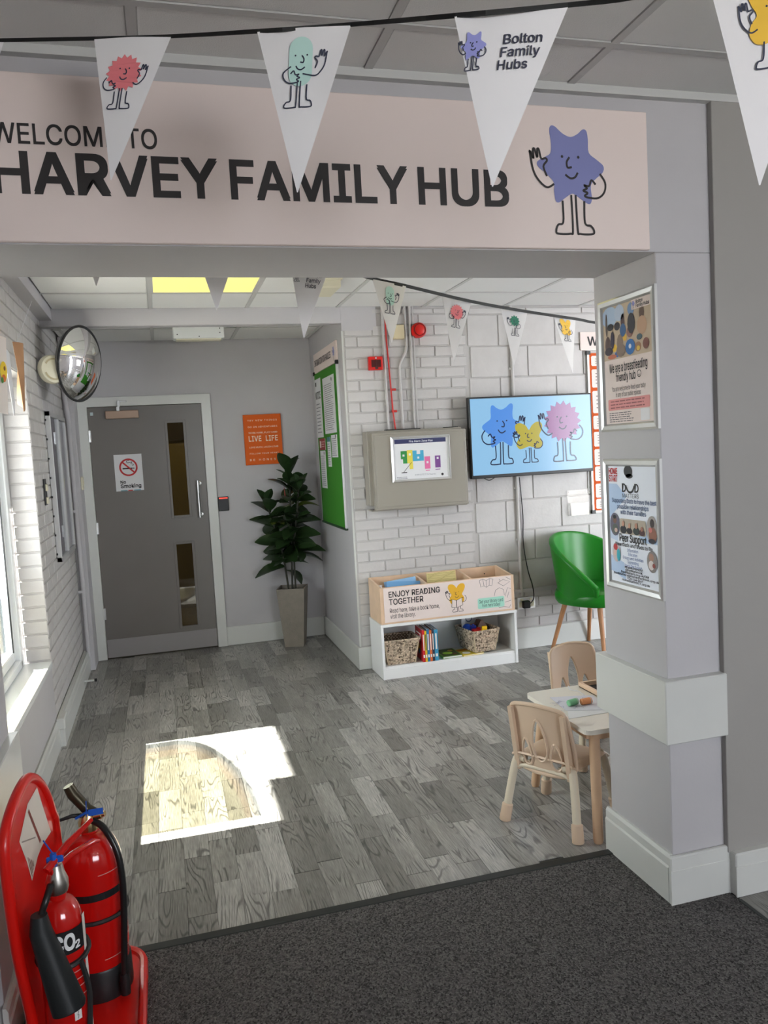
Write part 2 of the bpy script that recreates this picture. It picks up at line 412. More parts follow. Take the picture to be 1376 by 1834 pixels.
def closed_smooth(pts, k=4):
    n = len(pts); P = [Vector(p) for p in pts]; out = []
    for i in range(n):
        a, b, c, d = P[i - 1], P[i], P[(i + 1) % n], P[(i + 2) % n]
        for j in range(k):
            t = j / k; out.append(tuple(.5 * ((2 * b) + (c - a) * t + (2 * a - 5 * b + 4 * c - d) * t * t + (3 * b - a - 3 * c + d) * t ** 3)))
    return out

# doodle figures printed on the signs (coloured body, thin line limbs)
STAR = [(611, 470), (616, 452), (632, 452), (660, 474), (690, 485), (718, 474), (738, 458), (753, 462), (758, 490), (760, 535), (790, 558), (815, 578), (812, 600), (785, 622), (764, 645), (766, 690), (758, 709), (740, 704), (712, 686), (690, 676), (664, 690), (640, 706), (626, 702), (621, 670), (621, 640), (595, 612), (565, 590), (562, 572), (590, 556), (612, 542), (616, 510)]
def spikes(cx, cy, r0, r1, n):
    return [(cx + (r1 if k % 2 else r0) * math.cos(PI * k / n), cy + (r1 if k % 2 else r0) * math.sin(PI * k / n)) for k in range(2 * n)]
def figure(A, kind, x, y, H, col, lw=None, line=None, flip=1, tilt=0, L=1, face=True):
    """figure of height H whose feet stand at y, centred on x (art-frame units)"""
    K = H / 364.; line = line or ink(30, 30, 38); lw = lw or H * .016
    ct, st = math.cos(tilt), math.sin(tilt)
    def T(p):
        px, py = (p[0] - 690) * K * flip, (812 - p[1]) * K
        return (x + px * ct - py * st, y + px * st + py * ct)
    sm = True; bx = 0; up = 0
    if kind == 'star': body = STAR
    elif kind == 'sun': body = spikes(690, 580, 122, 98, 17); sm = False
    elif kind == 'bean': body = [(690 + 62 * math.cos(a), 520 - 62 * math.sin(a)) for a in [PI * k / 10 for k in range(11)]] + [(690 + 62 * math.cos(a), 645 - 62 * math.sin(a)) for a in [PI + PI * k / 10 for k in range(11)]]; sm = False; bx = 55
    elif kind == 'bush': body = spikes(690, 570, 95, 72, 11); sm = False; bx = 30
    elif kind == 'heart': body = [(690, 498), (712, 468), (750, 446), (795, 452), (808, 490), (790, 540), (764, 585), (785, 620), (792, 665), (765, 704), (725, 712), (690, 702), (655, 712), (615, 704), (588, 665), (595, 620), (616, 585), (590, 540), (572, 490), (585, 452), (630, 446), (668, 468)]
    elif kind == 'fly': body = [(690, 520), (720, 480), (770, 450), (815, 462), (822, 510), (790, 575), (812, 612), (820, 655), (785, 690), (725, 678), (690, 668), (650, 678), (595, 690), (562, 652), (578, 608), (602, 575), (560, 520), (560, 470), (605, 455), (660, 480)]
    if sm: body = closed_smooth(body)
    A.fill([T(p) for p in body], col, L)
    def st_(pts, cv=True): A.stroke(smooth_path([T(p) for p in pts]) if cv else [T(p) for p in pts], lw, line, L + 1)
    a = bx * .3; e_ = bx
    st_([(536 + a, 545), (545 + a, 600), (565 + a, 635), (595 + a, 657), (622 + e_, 645)])
    st_([(536 + a, 545), (534 + a, 538), (540 + a, 545), (548 + a, 562), (547 + a, 535), (552 + a, 530), (562 + a, 558), (563 + a, 532), (569 + a, 532), (577 + a, 562), (592 + a, 560), (598 + a, 568), (584 + a, 588), (596 + a, 620)])
    b = -bx * .75
    st_([(800 - e_ * 1.1, 605), (820 + b, 635), (815 + b, 668), (790 + b, 688), (755 + b, 688), (738 + b, 682), (750 + b, 672), (733 + b, 664), (748 + b, 656), (737 + b, 646), (756 + b, 648), (766 + b, 628), (782 + b, 642)])
    st_([(652, 700), (652, 772), (632, 782), (624, 800), (630, 812), (678, 812), (688, 800), (686, 680)])
    st_([(703, 680), (707, 800), (716, 812), (764, 812), (770, 800), (758, 784), (736, 774), (736, 700)])
    if face:
        for ex in (656, 718): 
            e = T((ex, 552)); A.disc(e[0], e[1], lw * .7, line, L + 1, n=8)
        st_([(684, 553), (673, 570), (676, 588), (692, 586)]); st_([(666, 612), (685, 624), (703, 620), (714, 604)])

UX, UY, UZ = Vector((1, 0, 0)), Vector((0, 1, 0)), Vector((0, 0, 1))

# ================================================================== SETTING
XL, XP, YD, YB, XB = -.66, 1.52, 6.66, 5.445, 1.258
HX = 6.2
ZF, ZC, ZD = 2.575, 2.52, 2.49
# floor
fl = struct('floor', (-1.0, -2.6, -.12), (HX, 6.9, -.004), mat('sub_floor', (.07, .066, .06), .5))
rnd = random.Random(3)
pl = []
PW = .0965
xi = -.70; ci = 0
while xi < HX - .05:
    y = 2.585 - rnd.uniform(0, .4); seq = 0
    while y < 6.66:
        ln = rnd.choice((.34, .42, .42, .5)); y0 = max(y, 2.585); y1 = min(y + ln, 6.66)
        if y1 - y0 > .03: pl.append((xi, y0, PW, y1 - y0))
        y += ln
    xi += PW
xi = 1.73
while xi < 3.6:
    y = -.5
    while y < 2.165:
        y1 = min(y + .42, 2.165); pl.append((xi, y, PW, y1 - y)); y = y1
    xi += PW
def plank_area(p):
    x, y, w, l = p; cx, cy = x + w / 2, y + l / 2
    d = math.hypot(cx, cy)
    vis = cy > 1.5 and (cx < .38 * cy + .95 or cy > 4.9) and cx / max(cy, .1) < .82
    return (0 if vis else 100) + d
pl.sort(key=plank_area)
pm = {}
stuffb = MB()
for i, (x, y, w, l) in enumerate(pl):
    if i < 290:
        k = round(l, 2)
        if k not in pm:
            me_o = MB().box((-w / 2 + .0005, -k / 2 + .0007, -.004), (w / 2 - .0005, k / 2 - .0007, 0), .0005).build('plank', PLANK)
            pm[k] = me_o.data; o = me_o
        else:
            o = bpy.data.objects.new('plank', pm[k]); COL.objects.link(o)
        o.parent = fl; o.location = (x + w / 2, y + l / 2, 0)
    else: stuffb.box((x + .0005, y + .0007, -.004), (x + w - .0005, y + l - .0007, 0))
o = stuffb.build('far_planks', PLANK, fl); o['kind'] = 'stuff'
cp = struct('carpet', (-1.0, -2.6, -.004), (1.722, 2.562, .003), CARPET, fl)
struct('threshold_strip', (-.53, 2.555, -.003), (1.6, 2.592, .006), THRESH, fl, .002)
struct('carpet_edge_strip', (1.716, -2.6, -.003), (1.73, 2.15, .005), THRESH, fl, .001)

# outside ground; an added, unseen canopy further down cuts off the high sun
struct('paving_ground', (-14, -12, -.3), (-1.01, 14, -.15), mat('pale_paving', (.42, .40, .37), .8, var=.1, vscale=2))
struct('paving_ground', (-14, -14, -.3), (14, -2.65, -.16), MC['pale_paving'])

def cutwall(name, axis, pos, th, u0, u1, z0, z1, holes, m):
    """wall slab with rectangular holes: axis 0 -> plane x=pos (u is y); axis 1 -> plane y=pos (u is x). th signed thickness"""
    b = MB(); us = sorted({u0, u1, *[h[0] for h in holes], *[h[1] for h in holes]})
    for a, c in zip(us[:-1], us[1:]):
        zs = [(z0, z1)]
        for h in holes:
            if h[0] <= a + 1e-6 and h[1] >= c - 1e-6:
                nz = []
                for p, q in zs:
                    if h[2] > p: nz.append((p, min(q, h[2])))
                    if h[3] < q: nz.append((max(p, h[3]), q))
                zs = nz
        for p, q in zs:
            if q - p < 1e-5: continue
            A = [0, 0, p]; B = [0, 0, q]; A[axis] = min(pos, pos + th); B[axis] = max(pos, pos + th); A[1 - axis] = a; B[1 - axis] = c
            b.box(A, B)
    o = b.build(name, m); o['kind'] = 'structure'; return o

# left wall with window 3.12..4.70, z .48..2.02
WY0, WY1, WZ0, WZ1 = 3.19, 4.70, .48, 2.03
wl = cutwall('wall_left', 0, XL - .006, -.34, 2.585, 6.9, 0, 2.6, [(WY0, WY1, WZ0 - .03, WZ1)], MORTAR)
# bricks of the left wall (individual where they show, the rest joined)
def brick_run(parent, axis, face, proud, u0, u1, z0, z1, L, Hc, m, skip=lambda u, z: False, single=lambda u, z: True, name='brick', phase=0, gap=.009, limit=290, out=-1, sd=1, half=.5):
    meshes = {}; st = MB(); cnt = 0; r = random.Random(sd); k = 0; z = z0; nst = 0
    while z < z1 - .01:
        zt = min(z + Hc, z1); off = (k % 2) * L * half + phase; u = u0 - L + (off % L)
        while u < u1:
            a, b = max(u, u0), min(u + L, u1)
            if b - a > .02 and not skip((a + b) / 2, (z + zt) / 2):
                w, h = b - a - gap, zt - z - gap; d = proud + r.uniform(-.0008, .0012)
                if single((a + b) / 2, (z + zt) / 2) and cnt < limit:
                    key = (round(w, 3), round(h, 3))
                    if key not in meshes:
                        lo = [-w / 2] * 3; hi = [w / 2] * 3; lo[2] = -h / 2; hi[2] = h / 2; lo[axis] = -.006; hi[axis] = .006
                        o = MB().box(lo, hi, .0028).build(name, m); meshes[key] = o.data
                    else:
                        o = bpy.data.objects.new(name, meshes[key]); COL.objects.link(o)
                    o.parent = parent; p = [(a + b) / 2] * 3; p[2] = (z + zt) / 2; p[axis] = face + out * (d - .006); o.location = p; cnt += 1
                else:
                    A = [a + gap / 2] * 3; B = [b - gap / 2] * 3; A[2] = z + gap / 2; B[2] = zt - gap / 2
                    A[axis] = face + out * d - .006 ; B[axis] = face + out * d - .0; 
                    if out < 0: A[axis] = face - d; B[axis] = face + .004
                    else: A[axis] = face - .004; B[axis] = face + d
                    st.box(A, B, .0028); nst += 1
            u += L
        z = zt; k += 1
    if nst:
        o = st.build('far_' + name + 's', m, parent); o['kind'] = 'stuff'
    else: st.bm.free()
brick_run(wl, 0, XL - .006, .006, 4.70, 6.64, .16, 2.46, .225, .075, BRICKP, out=1, limit=235, single=lambda u, z: u < 6.4, sd=2)
brick_run(wl, 0, XL - .006, .006, 2.6, 4.70, 2.03, 2.46, .225, .075, BRICKP, out=1, limit=60, sd=3, phase=.1)
brick_run(wl, 0, XL - .006, .006, 2.6, 3.13, .16, 2.03, .225, .075, BRICKP, out=1, limit=0, sd=3, phase=.1)
# brick faces of the window jamb (far reveal), courses seen end on
jm = None
for k in range(20):
    z0 = WZ0 + .075 * k + .012
    if jm is None:
        o = MB().box((-.062, -.006, -.033), (.062, .006, .033), .0028).build('jamb_brick', BRICKP); jm = o.data
    else:
        o = bpy.data.objects.new('jamb_brick', jm); COL.objects.link(o)
    o.parent = wl; o.location = (-.724, WY1 - .0005, z0 + .033)
# plain painted panel below the window
struct('trim_1', (XL - .02, 2.6, .16), (XL + .002, 4.69, .445), PLASTER)

# window
wn = bpy.data.objects.new('window_1', None); COL.objects.link(wn); wn.location = (-.82, 3.9, .48); wn['kind'] = 'structure'
GX = -.86
box('window_sill', (-.87, WY0 - .02, .448), (XL + .006, WY1 - .001, .482), SILL, wn, .004, seg=2)
def wbar(name, a, b, bev=.006): return box(name, a, b, SILL, wn, bev)
FX0, FX1 = -.90, -.79
wbar('frame_jamb', (FX0, WY1 - .11, .482), (FX1, WY1 - .006, WZ1)); wbar('frame_jamb', (FX0, WY0, .482), (FX1, WY0 + .07, WZ1))
wbar('frame_head', (FX0, WY0 + .07, WZ1 - .07), (FX1, WY1 - .075, WZ1)); wbar('frame_sill', (FX0, WY0 + .07, .482), (FX1, WY1 - .075, .53))
for (a, b) in ((WY0 + .07, WY1 - .11),):
    z0, z1 = .53, WZ1 - .07; t = .055
    sx0, sx1 = -.885, -.815
    wbar('sash_bar', (sx0, a, z0), (sx1, a + t, z1)); wbar('sash_bar', (sx0, b - t, z0), (sx1, b, z1))
    wbar('sash_bar', (sx0, a + t, z0), (sx1, b - t, z0 + t)); wbar('sash_bar', (sx0, a + t, z1 - t), (sx1, b - t, z1))
    g = box('black_gasket', (-.818, b - t - .012, z0 + t), (-.812, b - t, z1 - t), BLACKR, wn)
    box('pane', (-.855, a + t, z0 + t), (-.849, b - t, z1 - t), GLASS, wn)
# translucent rainbow sticker on the glass (quarter arch)
rb = thing('window_sticker', 'translucent coloured quarter-arch sticker on the window glass', 'sticker', (-.845, 3.9, .6))
ymin, ymax = 3.39, 4.51
for r0, r1, col, nm in ((0, .80, (.30, .285, .20), 'yellow_band'), (.80, .88, (.30, .25, .18), 'orange_band'), (.88, .94, (.22, .20, .17), 'pink_band'), (.94, 1.0, (.14, .15, .15), 'blue_band')):
    b = MB(); n = 18; ca = .82
    def ep(r, k):
        if k < 0: return Vector((-.846, ymin + (ymax - ymin) * r, .60))
        a = PI / 2 * k / n; return Vector((-.846, ymin + (ymax - ymin) * r * math.cos(a), ca + .38 * r * math.sin(a)))
    for k in range(-1, n):
        q = [ep(r0, k), ep(r1, k), ep(r1, k + 1), ep(r0, k + 1)]
        if r0 == 0: q = [Vector((-.846, ymin, .60)), ep(r1, k), ep(r1, k + 1)]
        b.bm.faces.new([b.bm.verts.new(p) for p in q])
    b.build(nm, film('film_' + nm, col), rb)
# added canopy, out of view, stepped to trim the sun patch on the floor
cz = 2.62
def sun_block_reach(zcut): return (cz - zcut) / math.tan(SUN_EL)
cn = struct('sun_block_far', (-.88 - sun_block_reach(1.43), 3.765, cz), (-1.0, 6.2, cz + .08), TRIM)
struct('sun_block_near', (-.88 - sun_block_reach(1.30), 1.5, cz), (-1.0, 3.765, cz + .08), TRIM)

# door wall (far)
DX0, DX1, DZ = -.515, .345, 1.985
wb = cutwall('wall_back', 1, YD, .2, XL - .4, XB, 0, 2.6, [(DX0 - .01, DX1 + .01, 0, DZ + .01)], PLASTER)
# the bay: solid block whose left face carries the notice board and whose front is brick
ws = struct('wall_bay', (XB, YB, 0), (HX + .2, 6.86, 2.6), PLASTER)
for i, (a, b) in enumerate((((XB - .001, YB - .002, .16), (XB + .012, YB + .01, 2.36)),)):
    struct('corner_bead', a, b, TRIM, ws)
wbk = struct('wall_right', (XB + .01, YB - .004, 0), (HX + .1, YB + .002, 2.52), MORTAR)
SPLIT = 2.168
brick_run(wbk, 1, YB - .004, .007, XB + .012, SPLIT - .004, .16, 2.51, .225, .0745, BRICKP, skip=lambda u, z: z > 2.36 and u < 1.50, phase=.09, limit=290, sd=5)
struct('smooth_plaster_panel', (XB, YB - .011, 2.36), (1.505, YB - .003, 2.52), PLASTER, wbk)
brick_run(wbk, 1, YB - .004, .007, SPLIT + .004, 4.3, .44, 2.51, .45, .2245, BRICKP, phase=.24, limit=60, name='block', sd=8)
brick_run(wbk, 1, YB - .004, .007, SPLIT + .004, 4.3, .16, .435, .225, .0745, BRICKP, phase=.02, limit=60, name='brick', sd=9)
struct('trim_4', (2.33, YB - .034, .425), (HX, YB - .008, .452), PLASTER)

# hall end and front room shell (mostly behind the pillar or the camera)
cutwall('wall_end', 0, HX, .2, 2.2, YB, 0, 2.6, [(3.6, 4.6, .9, 2.0)], PLASTER)  # opening is added, out of view, sized for the light it gives the hall
cutwall('wall_front', 1, -2.6, -.15, -1.2, 4.2, 0, 2.7, [(.75, 3.2, 1.1, 2.2)], PLASTER2)  # unseen opening behind the camera, placed and sized for its daylight
struct('wall_front_left', (-1.2, -2.7, 0), (-1.0, 2.3, 2.7), PLASTER2)
struct('wall_front_right', (4.0, -2.7, 0), (4.2, 2.3, 2.7), PLASTER2)
# header over the opening, pillar, left pillar, wall to the right
struct('header_beam', (-1.2, 2.215, 2.10), (4.2, 2.585, 2.62), PLASTER)['kind'] = 'structure'
pr = struct('pillar_right', (XP, 2.215, 0), (4.2, 2.585, 2.10), PLASTER, bev=.003)
struct('pillar_left', (-1.2, 2.215, 0), (-.50, 2.585, 2.10), PLASTER)
struct('wall_panel_right', (1.718, 2.193, .142), (4.1, 2.215, ZF - .002), PLASTER2, bev=.002)
# dado bands
db = MB(); db.box((XP - .03, 2.183, .545), (1.722, 2.612, .752), .003); db.build('trim_5', TRIM)['kind'] = 'structure'
struct('trim_6', (-.56, 2.20, .545), (-.473, 2.602, .752), TRIM, bev=.003)
def skirt(name, pts, h=.158, th=.018, m=TRIM):
    """skirting along polyline of the wall face; two-step profile, thickness to the left of travel"""
    b = MB()
    for (x0, y0), (x1, y1) in zip(pts[:-1], pts[1:]):
        d = Vector((x1 - x0, y1 - y0, 0)).normalized(); n = Vector((-d.y, d.x, 0))
        prof = [(0, 0), (th, 0), (th, h - .045), (th - .004, h - .038), (th - .004, h - .012), (th - .010, h), (0, h)]
        A = [Vector((x0, y0, 0)) - d * 0 + n * a + UZ * z for a, z in prof]; B = [Vector((x1, y1, 0)) + n * a + UZ * z for a, z in prof]
        b.rings([A, B])
    o = b.build(name, m); o['kind'] = 'structure'; return o
skirt('baseboard_pillar', [(XP, 2.2155), (XP, 2.603)], .165)
struct('baseboard_pillar_front', (XP - .019, 2.197, 0), (1.735, 2.215, .163), TRIM, bev=.004)
struct('baseboard_pillar_lip', (XP - .0205, 2.1955, 0), (1.735, 2.2, .118), TRIM, bev=.0015)
struct('baseboard_front_right', (1.726, 2.166, 0), (4.0, 2.20, .148), TRIM, bev=.004)
struct('baseboard_front_lip', (1.725, 2.1635, 0), (4.0, 2.172, .105), TRIM, bev=.0015)
skirt('baseboard_left', [(-.50, 2.19), (-.50, 2.60)][::-1], .15)
skirt('baseboard_left', [(XL - .002, 4.70), (XL - .002, 2.6)], .15)
struct('baseboard_left_step', (XL - .002, 4.675, 0), (-.617, 4.72, .15), TRIM, bev=.003)
struct('baseboard_left_cap', (XL + .0, 4.66, .1), (-.612, 4.80, .162), TRIM, bev=.006)
skirt('baseboard_left', [(XL + .022, 6.64), (XL + .022, 4.70)], .155)
struct('baseboard_left_ledge', (XL - .002, 4.75, .12), (XL + .02, 6.64, .156), TRIM, bev=.003)
struct('baseboard_back', (.418, YD - .018, 0), (XB - .018, YD, .156), TRIM, bev=.004)
struct('baseboard_back_left', (XL, YD - .05, 0), (-.60, YD - .0, .14), TRIM, bev=.004)
struct('baseboard_bay', (XB - .018, YB - .022, 0), (XB, YD - .018, .158), TRIM, bev=.004)
struct('baseboard_right', (XB - .018, YB - .024, 0), (1.36, YB - .003, .158), TRIM, bev=.004)
struct('baseboard_right', (1.36, YB - .022, 0), (HX, YB - .003, .155), TRIM, bev=.004)

# ceilings: tiles as pieces in a grid
T = .6135; X0 = .011
def ceiling(name, z, x0, x1, y0, y1, yline, skip=()):
    c = struct(name, (x0, y0, z + .016), (x1, y1, z + .05), mat('ceiling_void', (.3, .3, .3), .9))
    bars = MB(); w = .012
    xs = []; i = math.floor((x0 - X0) / T)
    while X0 + i * T < x1 + T: xs.append(X0 + i * T); i += 1
    ys = []; j = math.floor((y0 - yline) / T)
    while yline + j * T < y1 + T: ys.append(yline + j * T); j += 1
    cl = lambda v, a, b: max(a, min(b, v)); tm = {}
    for a, b in zip(xs[:-1], xs[1:]):
        for p, q in zip(ys[:-1], ys[1:]):
            A, B, Pp, Q = cl(a, x0, x1), cl(b, x0, x1), cl(p, y0, y1), cl(q, y0, y1)
            if B - A < .03 or Q - Pp < .03: continue
            if any(abs(a - s[0]) < .1 and abs(p - s[1]) < .1 for s in skip): continue
            k = (round(B - A, 3), round(Q - Pp, 3))
            if k not in tm:
                o = MB().box((-k[0] / 2 + w, -k[1] / 2 + w, 0), (k[0] / 2 - w, k[1] / 2 - w, .014), .003).build('ceiling_tile', TILE); tm[k] = o.data
            else: o = bpy.data.objects.new('ceiling_tile', tm[k]); COL.objects.link(o)
            o.parent = c; o.location = ((A + B) / 2, (Pp + Q) / 2, z + .001)
    for x in xs:
        if x0 < x < x1: bars.box((x - w, y0, z - .002), (x + w, y1, z + .012))
    for y in ys:
        if y0 < y < y1: bars.box((x0 + .001, y - w, z - .0025), (x1 - .001, y + w, z + .0115))
    g = bars.build('ceiling_grid_bars', GRID, c)
    return c
YL = 4.948
lamps = [(X0, YL - T), (X0 + 4 * T, YL - 2 * T), (X0 + 7 * T, YL - T), (X0 + 2 * T, YL - 3 * T)]  # all but the first are added panels, out of view, for hall light
cb_ = ceiling('ceiling', ZC, XL + .07, HX, 2.585, 5.44, YL, lamps)
ceiling('ceiling_front', ZF, -1.0, 4.0, -2.6, 2.215, 1.965 - T * 0)
ceiling('ceiling_lobby', ZD, XL, XB, 5.52, YD, 6.06)
struct('trim_7', (XL - .01, 2.585, 2.45), (XL + .075, 5.44, 2.60), PLASTER)
struct('trim_8', (-1.0, 2.19, ZF - .022), (4.0, 2.2155, ZF + .004), GRID)
struct('downstand_beam', (XL - .01, 5.436, 2.412), (XB + .25, 5.52, 2.62), PLASTER, bev=.004)
struct('roof_slab', (-1.2, -2.8, 2.66), (HX + .3, 7.1, 2.8), PLASTER2)
lab = ['lit square ceiling light panel, yellow, above the door hall', 'added unseen lit ceiling panel over the right of the hall, beyond the pillar', 'added unseen lit ceiling panel nearest the far end of the hall', 'added unseen lit ceiling panel just behind the header']
for (x, y), lb in zip(lamps, lab):
    t = thing('ceiling_light', lb, 'light', (x + T / 2, y + T / 2, ZC), group=None)
    box('diffuser', (x + .02, y + .02, ZC + .001), (x + T - .02, y + T - .02, ZC + .012), LAMPM, t)
    f = MB()
    for a, b in (((x + .012, y + .012), (x + T - .012, y + .022)), ((x + .012, y + T - .022), (x + T - .012, y + T - .012)), ((x + .012, y + .022), (x + .022, y + T - .022)), ((x + T - .022, y + .022), (x + T - .012, y + T - .022))):
        f.box((*a, ZC - .001), (*b, ZC + .013))
    f.build('light_frame', GRID, t)
# small surface fitting near the bunting and the emergency light over the door
t = thing('ceiling_detector_box', 'small cream box on the ceiling tile behind the pennant with lettering', 'box', (1.02, 4.62, ZC))
box('housing', (.93, 4.52, ZC - .055), (1.06, 4.80, ZC), CREAMP, t, .006); box('base_plate', (.92, 4.51, ZC - .012), (1.07, 4.81, ZC - .001), CREAMP, t, .003)
t = thing('emergency_light', 'white surface-mounted emergency light box on the ceiling in front of the door', 'light', (.32, 5.95, ZD))
box('housing', (.15, 5.88, ZD - .098), (.505, 6.0, ZD), mat('white_enamel', (.74, .75, .72), .35), t, .006)
for x, z_ in ((.18, .07), (.475, .03), (.475, .06), (.33, .085)): MB().lathe([(.004, 0), (.004, .003)], (x, 5.88, ZD - z_), (0, -1, 0), 8).build('screw', BLACK, t)
box('diffuser', (.17, 5.89, ZD - .106), (.485, 5.99, ZD - .097), CREAMP, t, .003)

# ---- door
dr = bpy.data.objects.new('door_1', None); COL.objects.link(dr); dr.location = (-.085, YD, 0); dr['kind'] = 'structure'
YF = YD - .004  # leaf face
def frame_ring(name, x0, x1, z0, z1, y0, y1, m, parent, w):
    b = MB(); b.box((x0, y0, z0), (x0 + w, y1, z1), .0015); b.box((x1 - w, y0, z0), (x1, y1, z1), .0015); b.box((x0 + w, y0, z0), (x1 - w, y1, z0 + w), .0015); b.box((x0 + w, y0, z1 - w), (x1 - w, y1, z1), .0015)
    return b.build(name, m, parent)
VX0, VX1 = .072, .198
lb = MB(); Z1, Z2, Z3, Z4 = .20, .872, 1.10, 1.845
for a, b_ in (((DX0, 0, .008), (VX0, 0, DZ)), ((VX1, 0, .008), (DX1, 0, DZ)), ((VX0, 0, .008), (VX1, 0, Z1)), ((VX0, 0, Z2), (VX1, 0, Z3)), ((VX0, 0, Z4), (VX1, 0, DZ))):
    lb.box((a[0], YF, a[2]), (b_[0], YF + .044, b_[2]))
leaf = lb.build('door_leaf', DOORP, dr)
for z0, z1 in ((Z1, Z2), (Z3, Z4)):
    frame_ring('glazing_bead', VX0 - .018, VX1 + .018, z0 - .018, z1 + .018, YF - .008, YF + .002, DOORP, dr, .02)
    box('pane', (VX0 + .002, YF + .012, z0 + .002), (VX1 - .002, YF + .018, z1 - .002), VIS, dr)
k = box('kick_plate', (DX0 + .004, YF - .003, .012), (DX1 - .004, YF, .155), KICK, dr); k['label'] = 'pale grey kick plate'
fr = MB(); fw = .078
fr.box((DX0 - fw, YD - .028, 0), (DX0 - .002, YD + .02, DZ + fw - .004), .003); fr.box((DX1 + .002, YD - .028, 0), (DX1 + fw, YD + .02, DZ + fw - .004), .003)
fr.box((DX0 - fw, YD - .0285, DZ + .004), (DX1 + fw, YD + .02, DZ + fw), .003)
fr.build('door_frame', TRIM, dr)
for z in (.32, 1.0, 1.72):
    b = MB(); b.lathe([(.007, 0), (.007, .09)], (DX0 - .001, YF - .006, z), UZ, 10); b.box((DX0 - .012, YF - .004, z), (DX0 + .012, YF - .001, z + .09)); b.build('hinge', CHROME, dr, smooth=True)
h = MB(); h.tube([(.275, YF - .055, 1.075), (.275, YF - .055, 1.375)], .0105, 12); ph_ = h.build('pull_handle', CHROME, dr, smooth=True)
for z in (1.10, 1.35): MB().lathe([(.016, 0), (.016, .006), (.009, .008), (.009, .055)], (.29, YF, z), (-.2, -1, 0), 16).build('handle_fixing', CHROME, ph_, smooth=True)
dc = MB(); dc.box((-.385, YF - .045, 1.892), (-.135, YF - .001, 1.955), .006, 2); dc.build('door_closer', mat('bronze_closer', rgb(150, 128, 112), .35, .6), dr)
b = MB(); b.box((-.30, YF - .05, 1.95), (-.275, YF - .02, 1.985), .003); b.box((-.29, YF - .05, 1.98), (-.27, YF - .035, 2.03), .002); b.box((-.285, YD - .05, 2.018), (-.22, YD - .03, 2.03), .002); b.build('closer_arm', CHROME, dr)
box('door_tag', (DX0 + .018, YF - .001, 1.925), (DX0 + .04, YF, 1.95), mat('pale_tag', (.5, .6, .6), .5), dr)
# corridor seen through the vision panels
cor = MB(); 
for a, b_ in (((-1.1, 8.6, -.05), (1.3, 8.65, 2.6)), ((-1.15, 6.85, -.05), (-.95, 8.6, 2.6)), ((1.15, 6.85, -.05), (1.3, 8.6, 2.6)), ((-1.1, 6.85, -.05), (1.3, 8.6, 0)), ((-1.1, 6.80, 2.5), (1.3, 8.6, 2.65))): cor.box(a, b_)
cor.build('corridor_walls', PLASTER2)['kind'] = 'structure'
_cl = thing('corridor_fill_light', 'added round fill light in the corridor behind the door panes', 'light', (.1, 7.7, 2.48)); MB().lathe([(.16, 0), (.16, .04)], (.1, 7.7, 2.45), UZ, 24).build('diffuser', mat('corridor_fill_glow', (.8, .8, .7), .5, emit=(1, .85, .55, 22)), _cl); MB().lathe([(.17, 0), (.17, .03)], (.1, 7.7, 2.47), UZ, 24).build('light_base', GRID, _cl)  # added lamp, not seen itself, brightens the view through the dark panes
struct('corridor_dark_band', (-.9, 8.56, 1.75), (1.1, 8.6, 1.95), mat('dark_panel', (.04, .035, .03), .5))

# no smoking sign
s = thing('no_smoking_sign', 'white square no smoking notice stuck to the grey door', 'sign', (-.245, YF, 1.47))
box('sheet', (-.350, YF - .0022, 1.325), (-.140, YF - .0002, 1.612), PAPER, s)
A = Art((-.245, YF - .0022, 1.47), UX, UZ)
RED = ink(190, 36, 40); DK = ink(35, 32, 34)
A.ring(0, .040, .063, .013, RED, 3); A.stroke([(-.045, .083), (.045, -.004)], .012, RED, 4)
A.rect(-.045, .026, .03, .036, DK, 1); A.rect(.032, .026, .045, .036, ink(120, 120, 120), 1)
A.stroke([(.03, .05), (.04, .06), (.02, .07), (.03, .082), (-.005, .075), (-.01, .09), (.01, .094)], .004, DK, 1, True)
A.text('No', (-.068, -.086, -.02, -.062), DK, bold=.03, align='L'); A.text('Smoking', (-.068, -.12, .085, -.088), DK, bold=.03, align='L')
A.rect(-.07, -.146, -.02, -.138, ink(90, 140, 150), 1); A.rect(-.015, -.146, .02, -.138, RED, 1); A.rect(.03, -.146, .08, -.138, ink(110, 160, 180), 1)
A.build('sign_print', s)

# card reader
s = thing('card_reader', 'black card reader with a red light to the right of the door', 'reader', (.468, YD, 1.17))
box('housing', (.428, YD - .022, 1.112), (.512, YD, 1.228), BLACK, s, .006, seg=2)
box('status_light', (.436, YD - .024, 1.212), (.504, YD - .0215, 1.222), mat('red_led', (.5, .02, .01), .3, emit=(1, .06, .03, 1.1)), s)

# orange canvas
s = thing('canvas_print', 'orange canvas with white motto lettering on the wall right of the door', 'picture', (.825, YD, 1.67))
cv = box('canvas', (.672, YD - .024, 1.470), (.980, YD - .001, 1.880), ORANGE, s, .003)
A = Art((.826, YD - .024, 1.675), UX, UZ); Wt = ink(245, 226, 205)
for tx, y, h, w, bo, sp in (('TRY NEW THINGS', .150, .013, .24, .0, 1.25), ('GO ON ADVENTURES', .098, .013, .24, 0, 1.1), ('WORK HARD, PLAY HARD', .050, .013, .235, 0, 1.), ('LIVE  LIFE', -.012, .042, .235, .02, 1.1), ('LOVE MUCH, LAUGH LOUD', -.068, .013, .235, 0, 1.), ('FOLLOW YOUR HEART', -.118, .011, .235, 0, 1.15), ('BE HONEST', -.172, .016, .24, 0, 1.5)):
    A.text(tx, (-w / 2, y, w / 2, y + h), Wt, bold=bo + .005, keep=False, sp=sp)
A.build('lettering', cv)

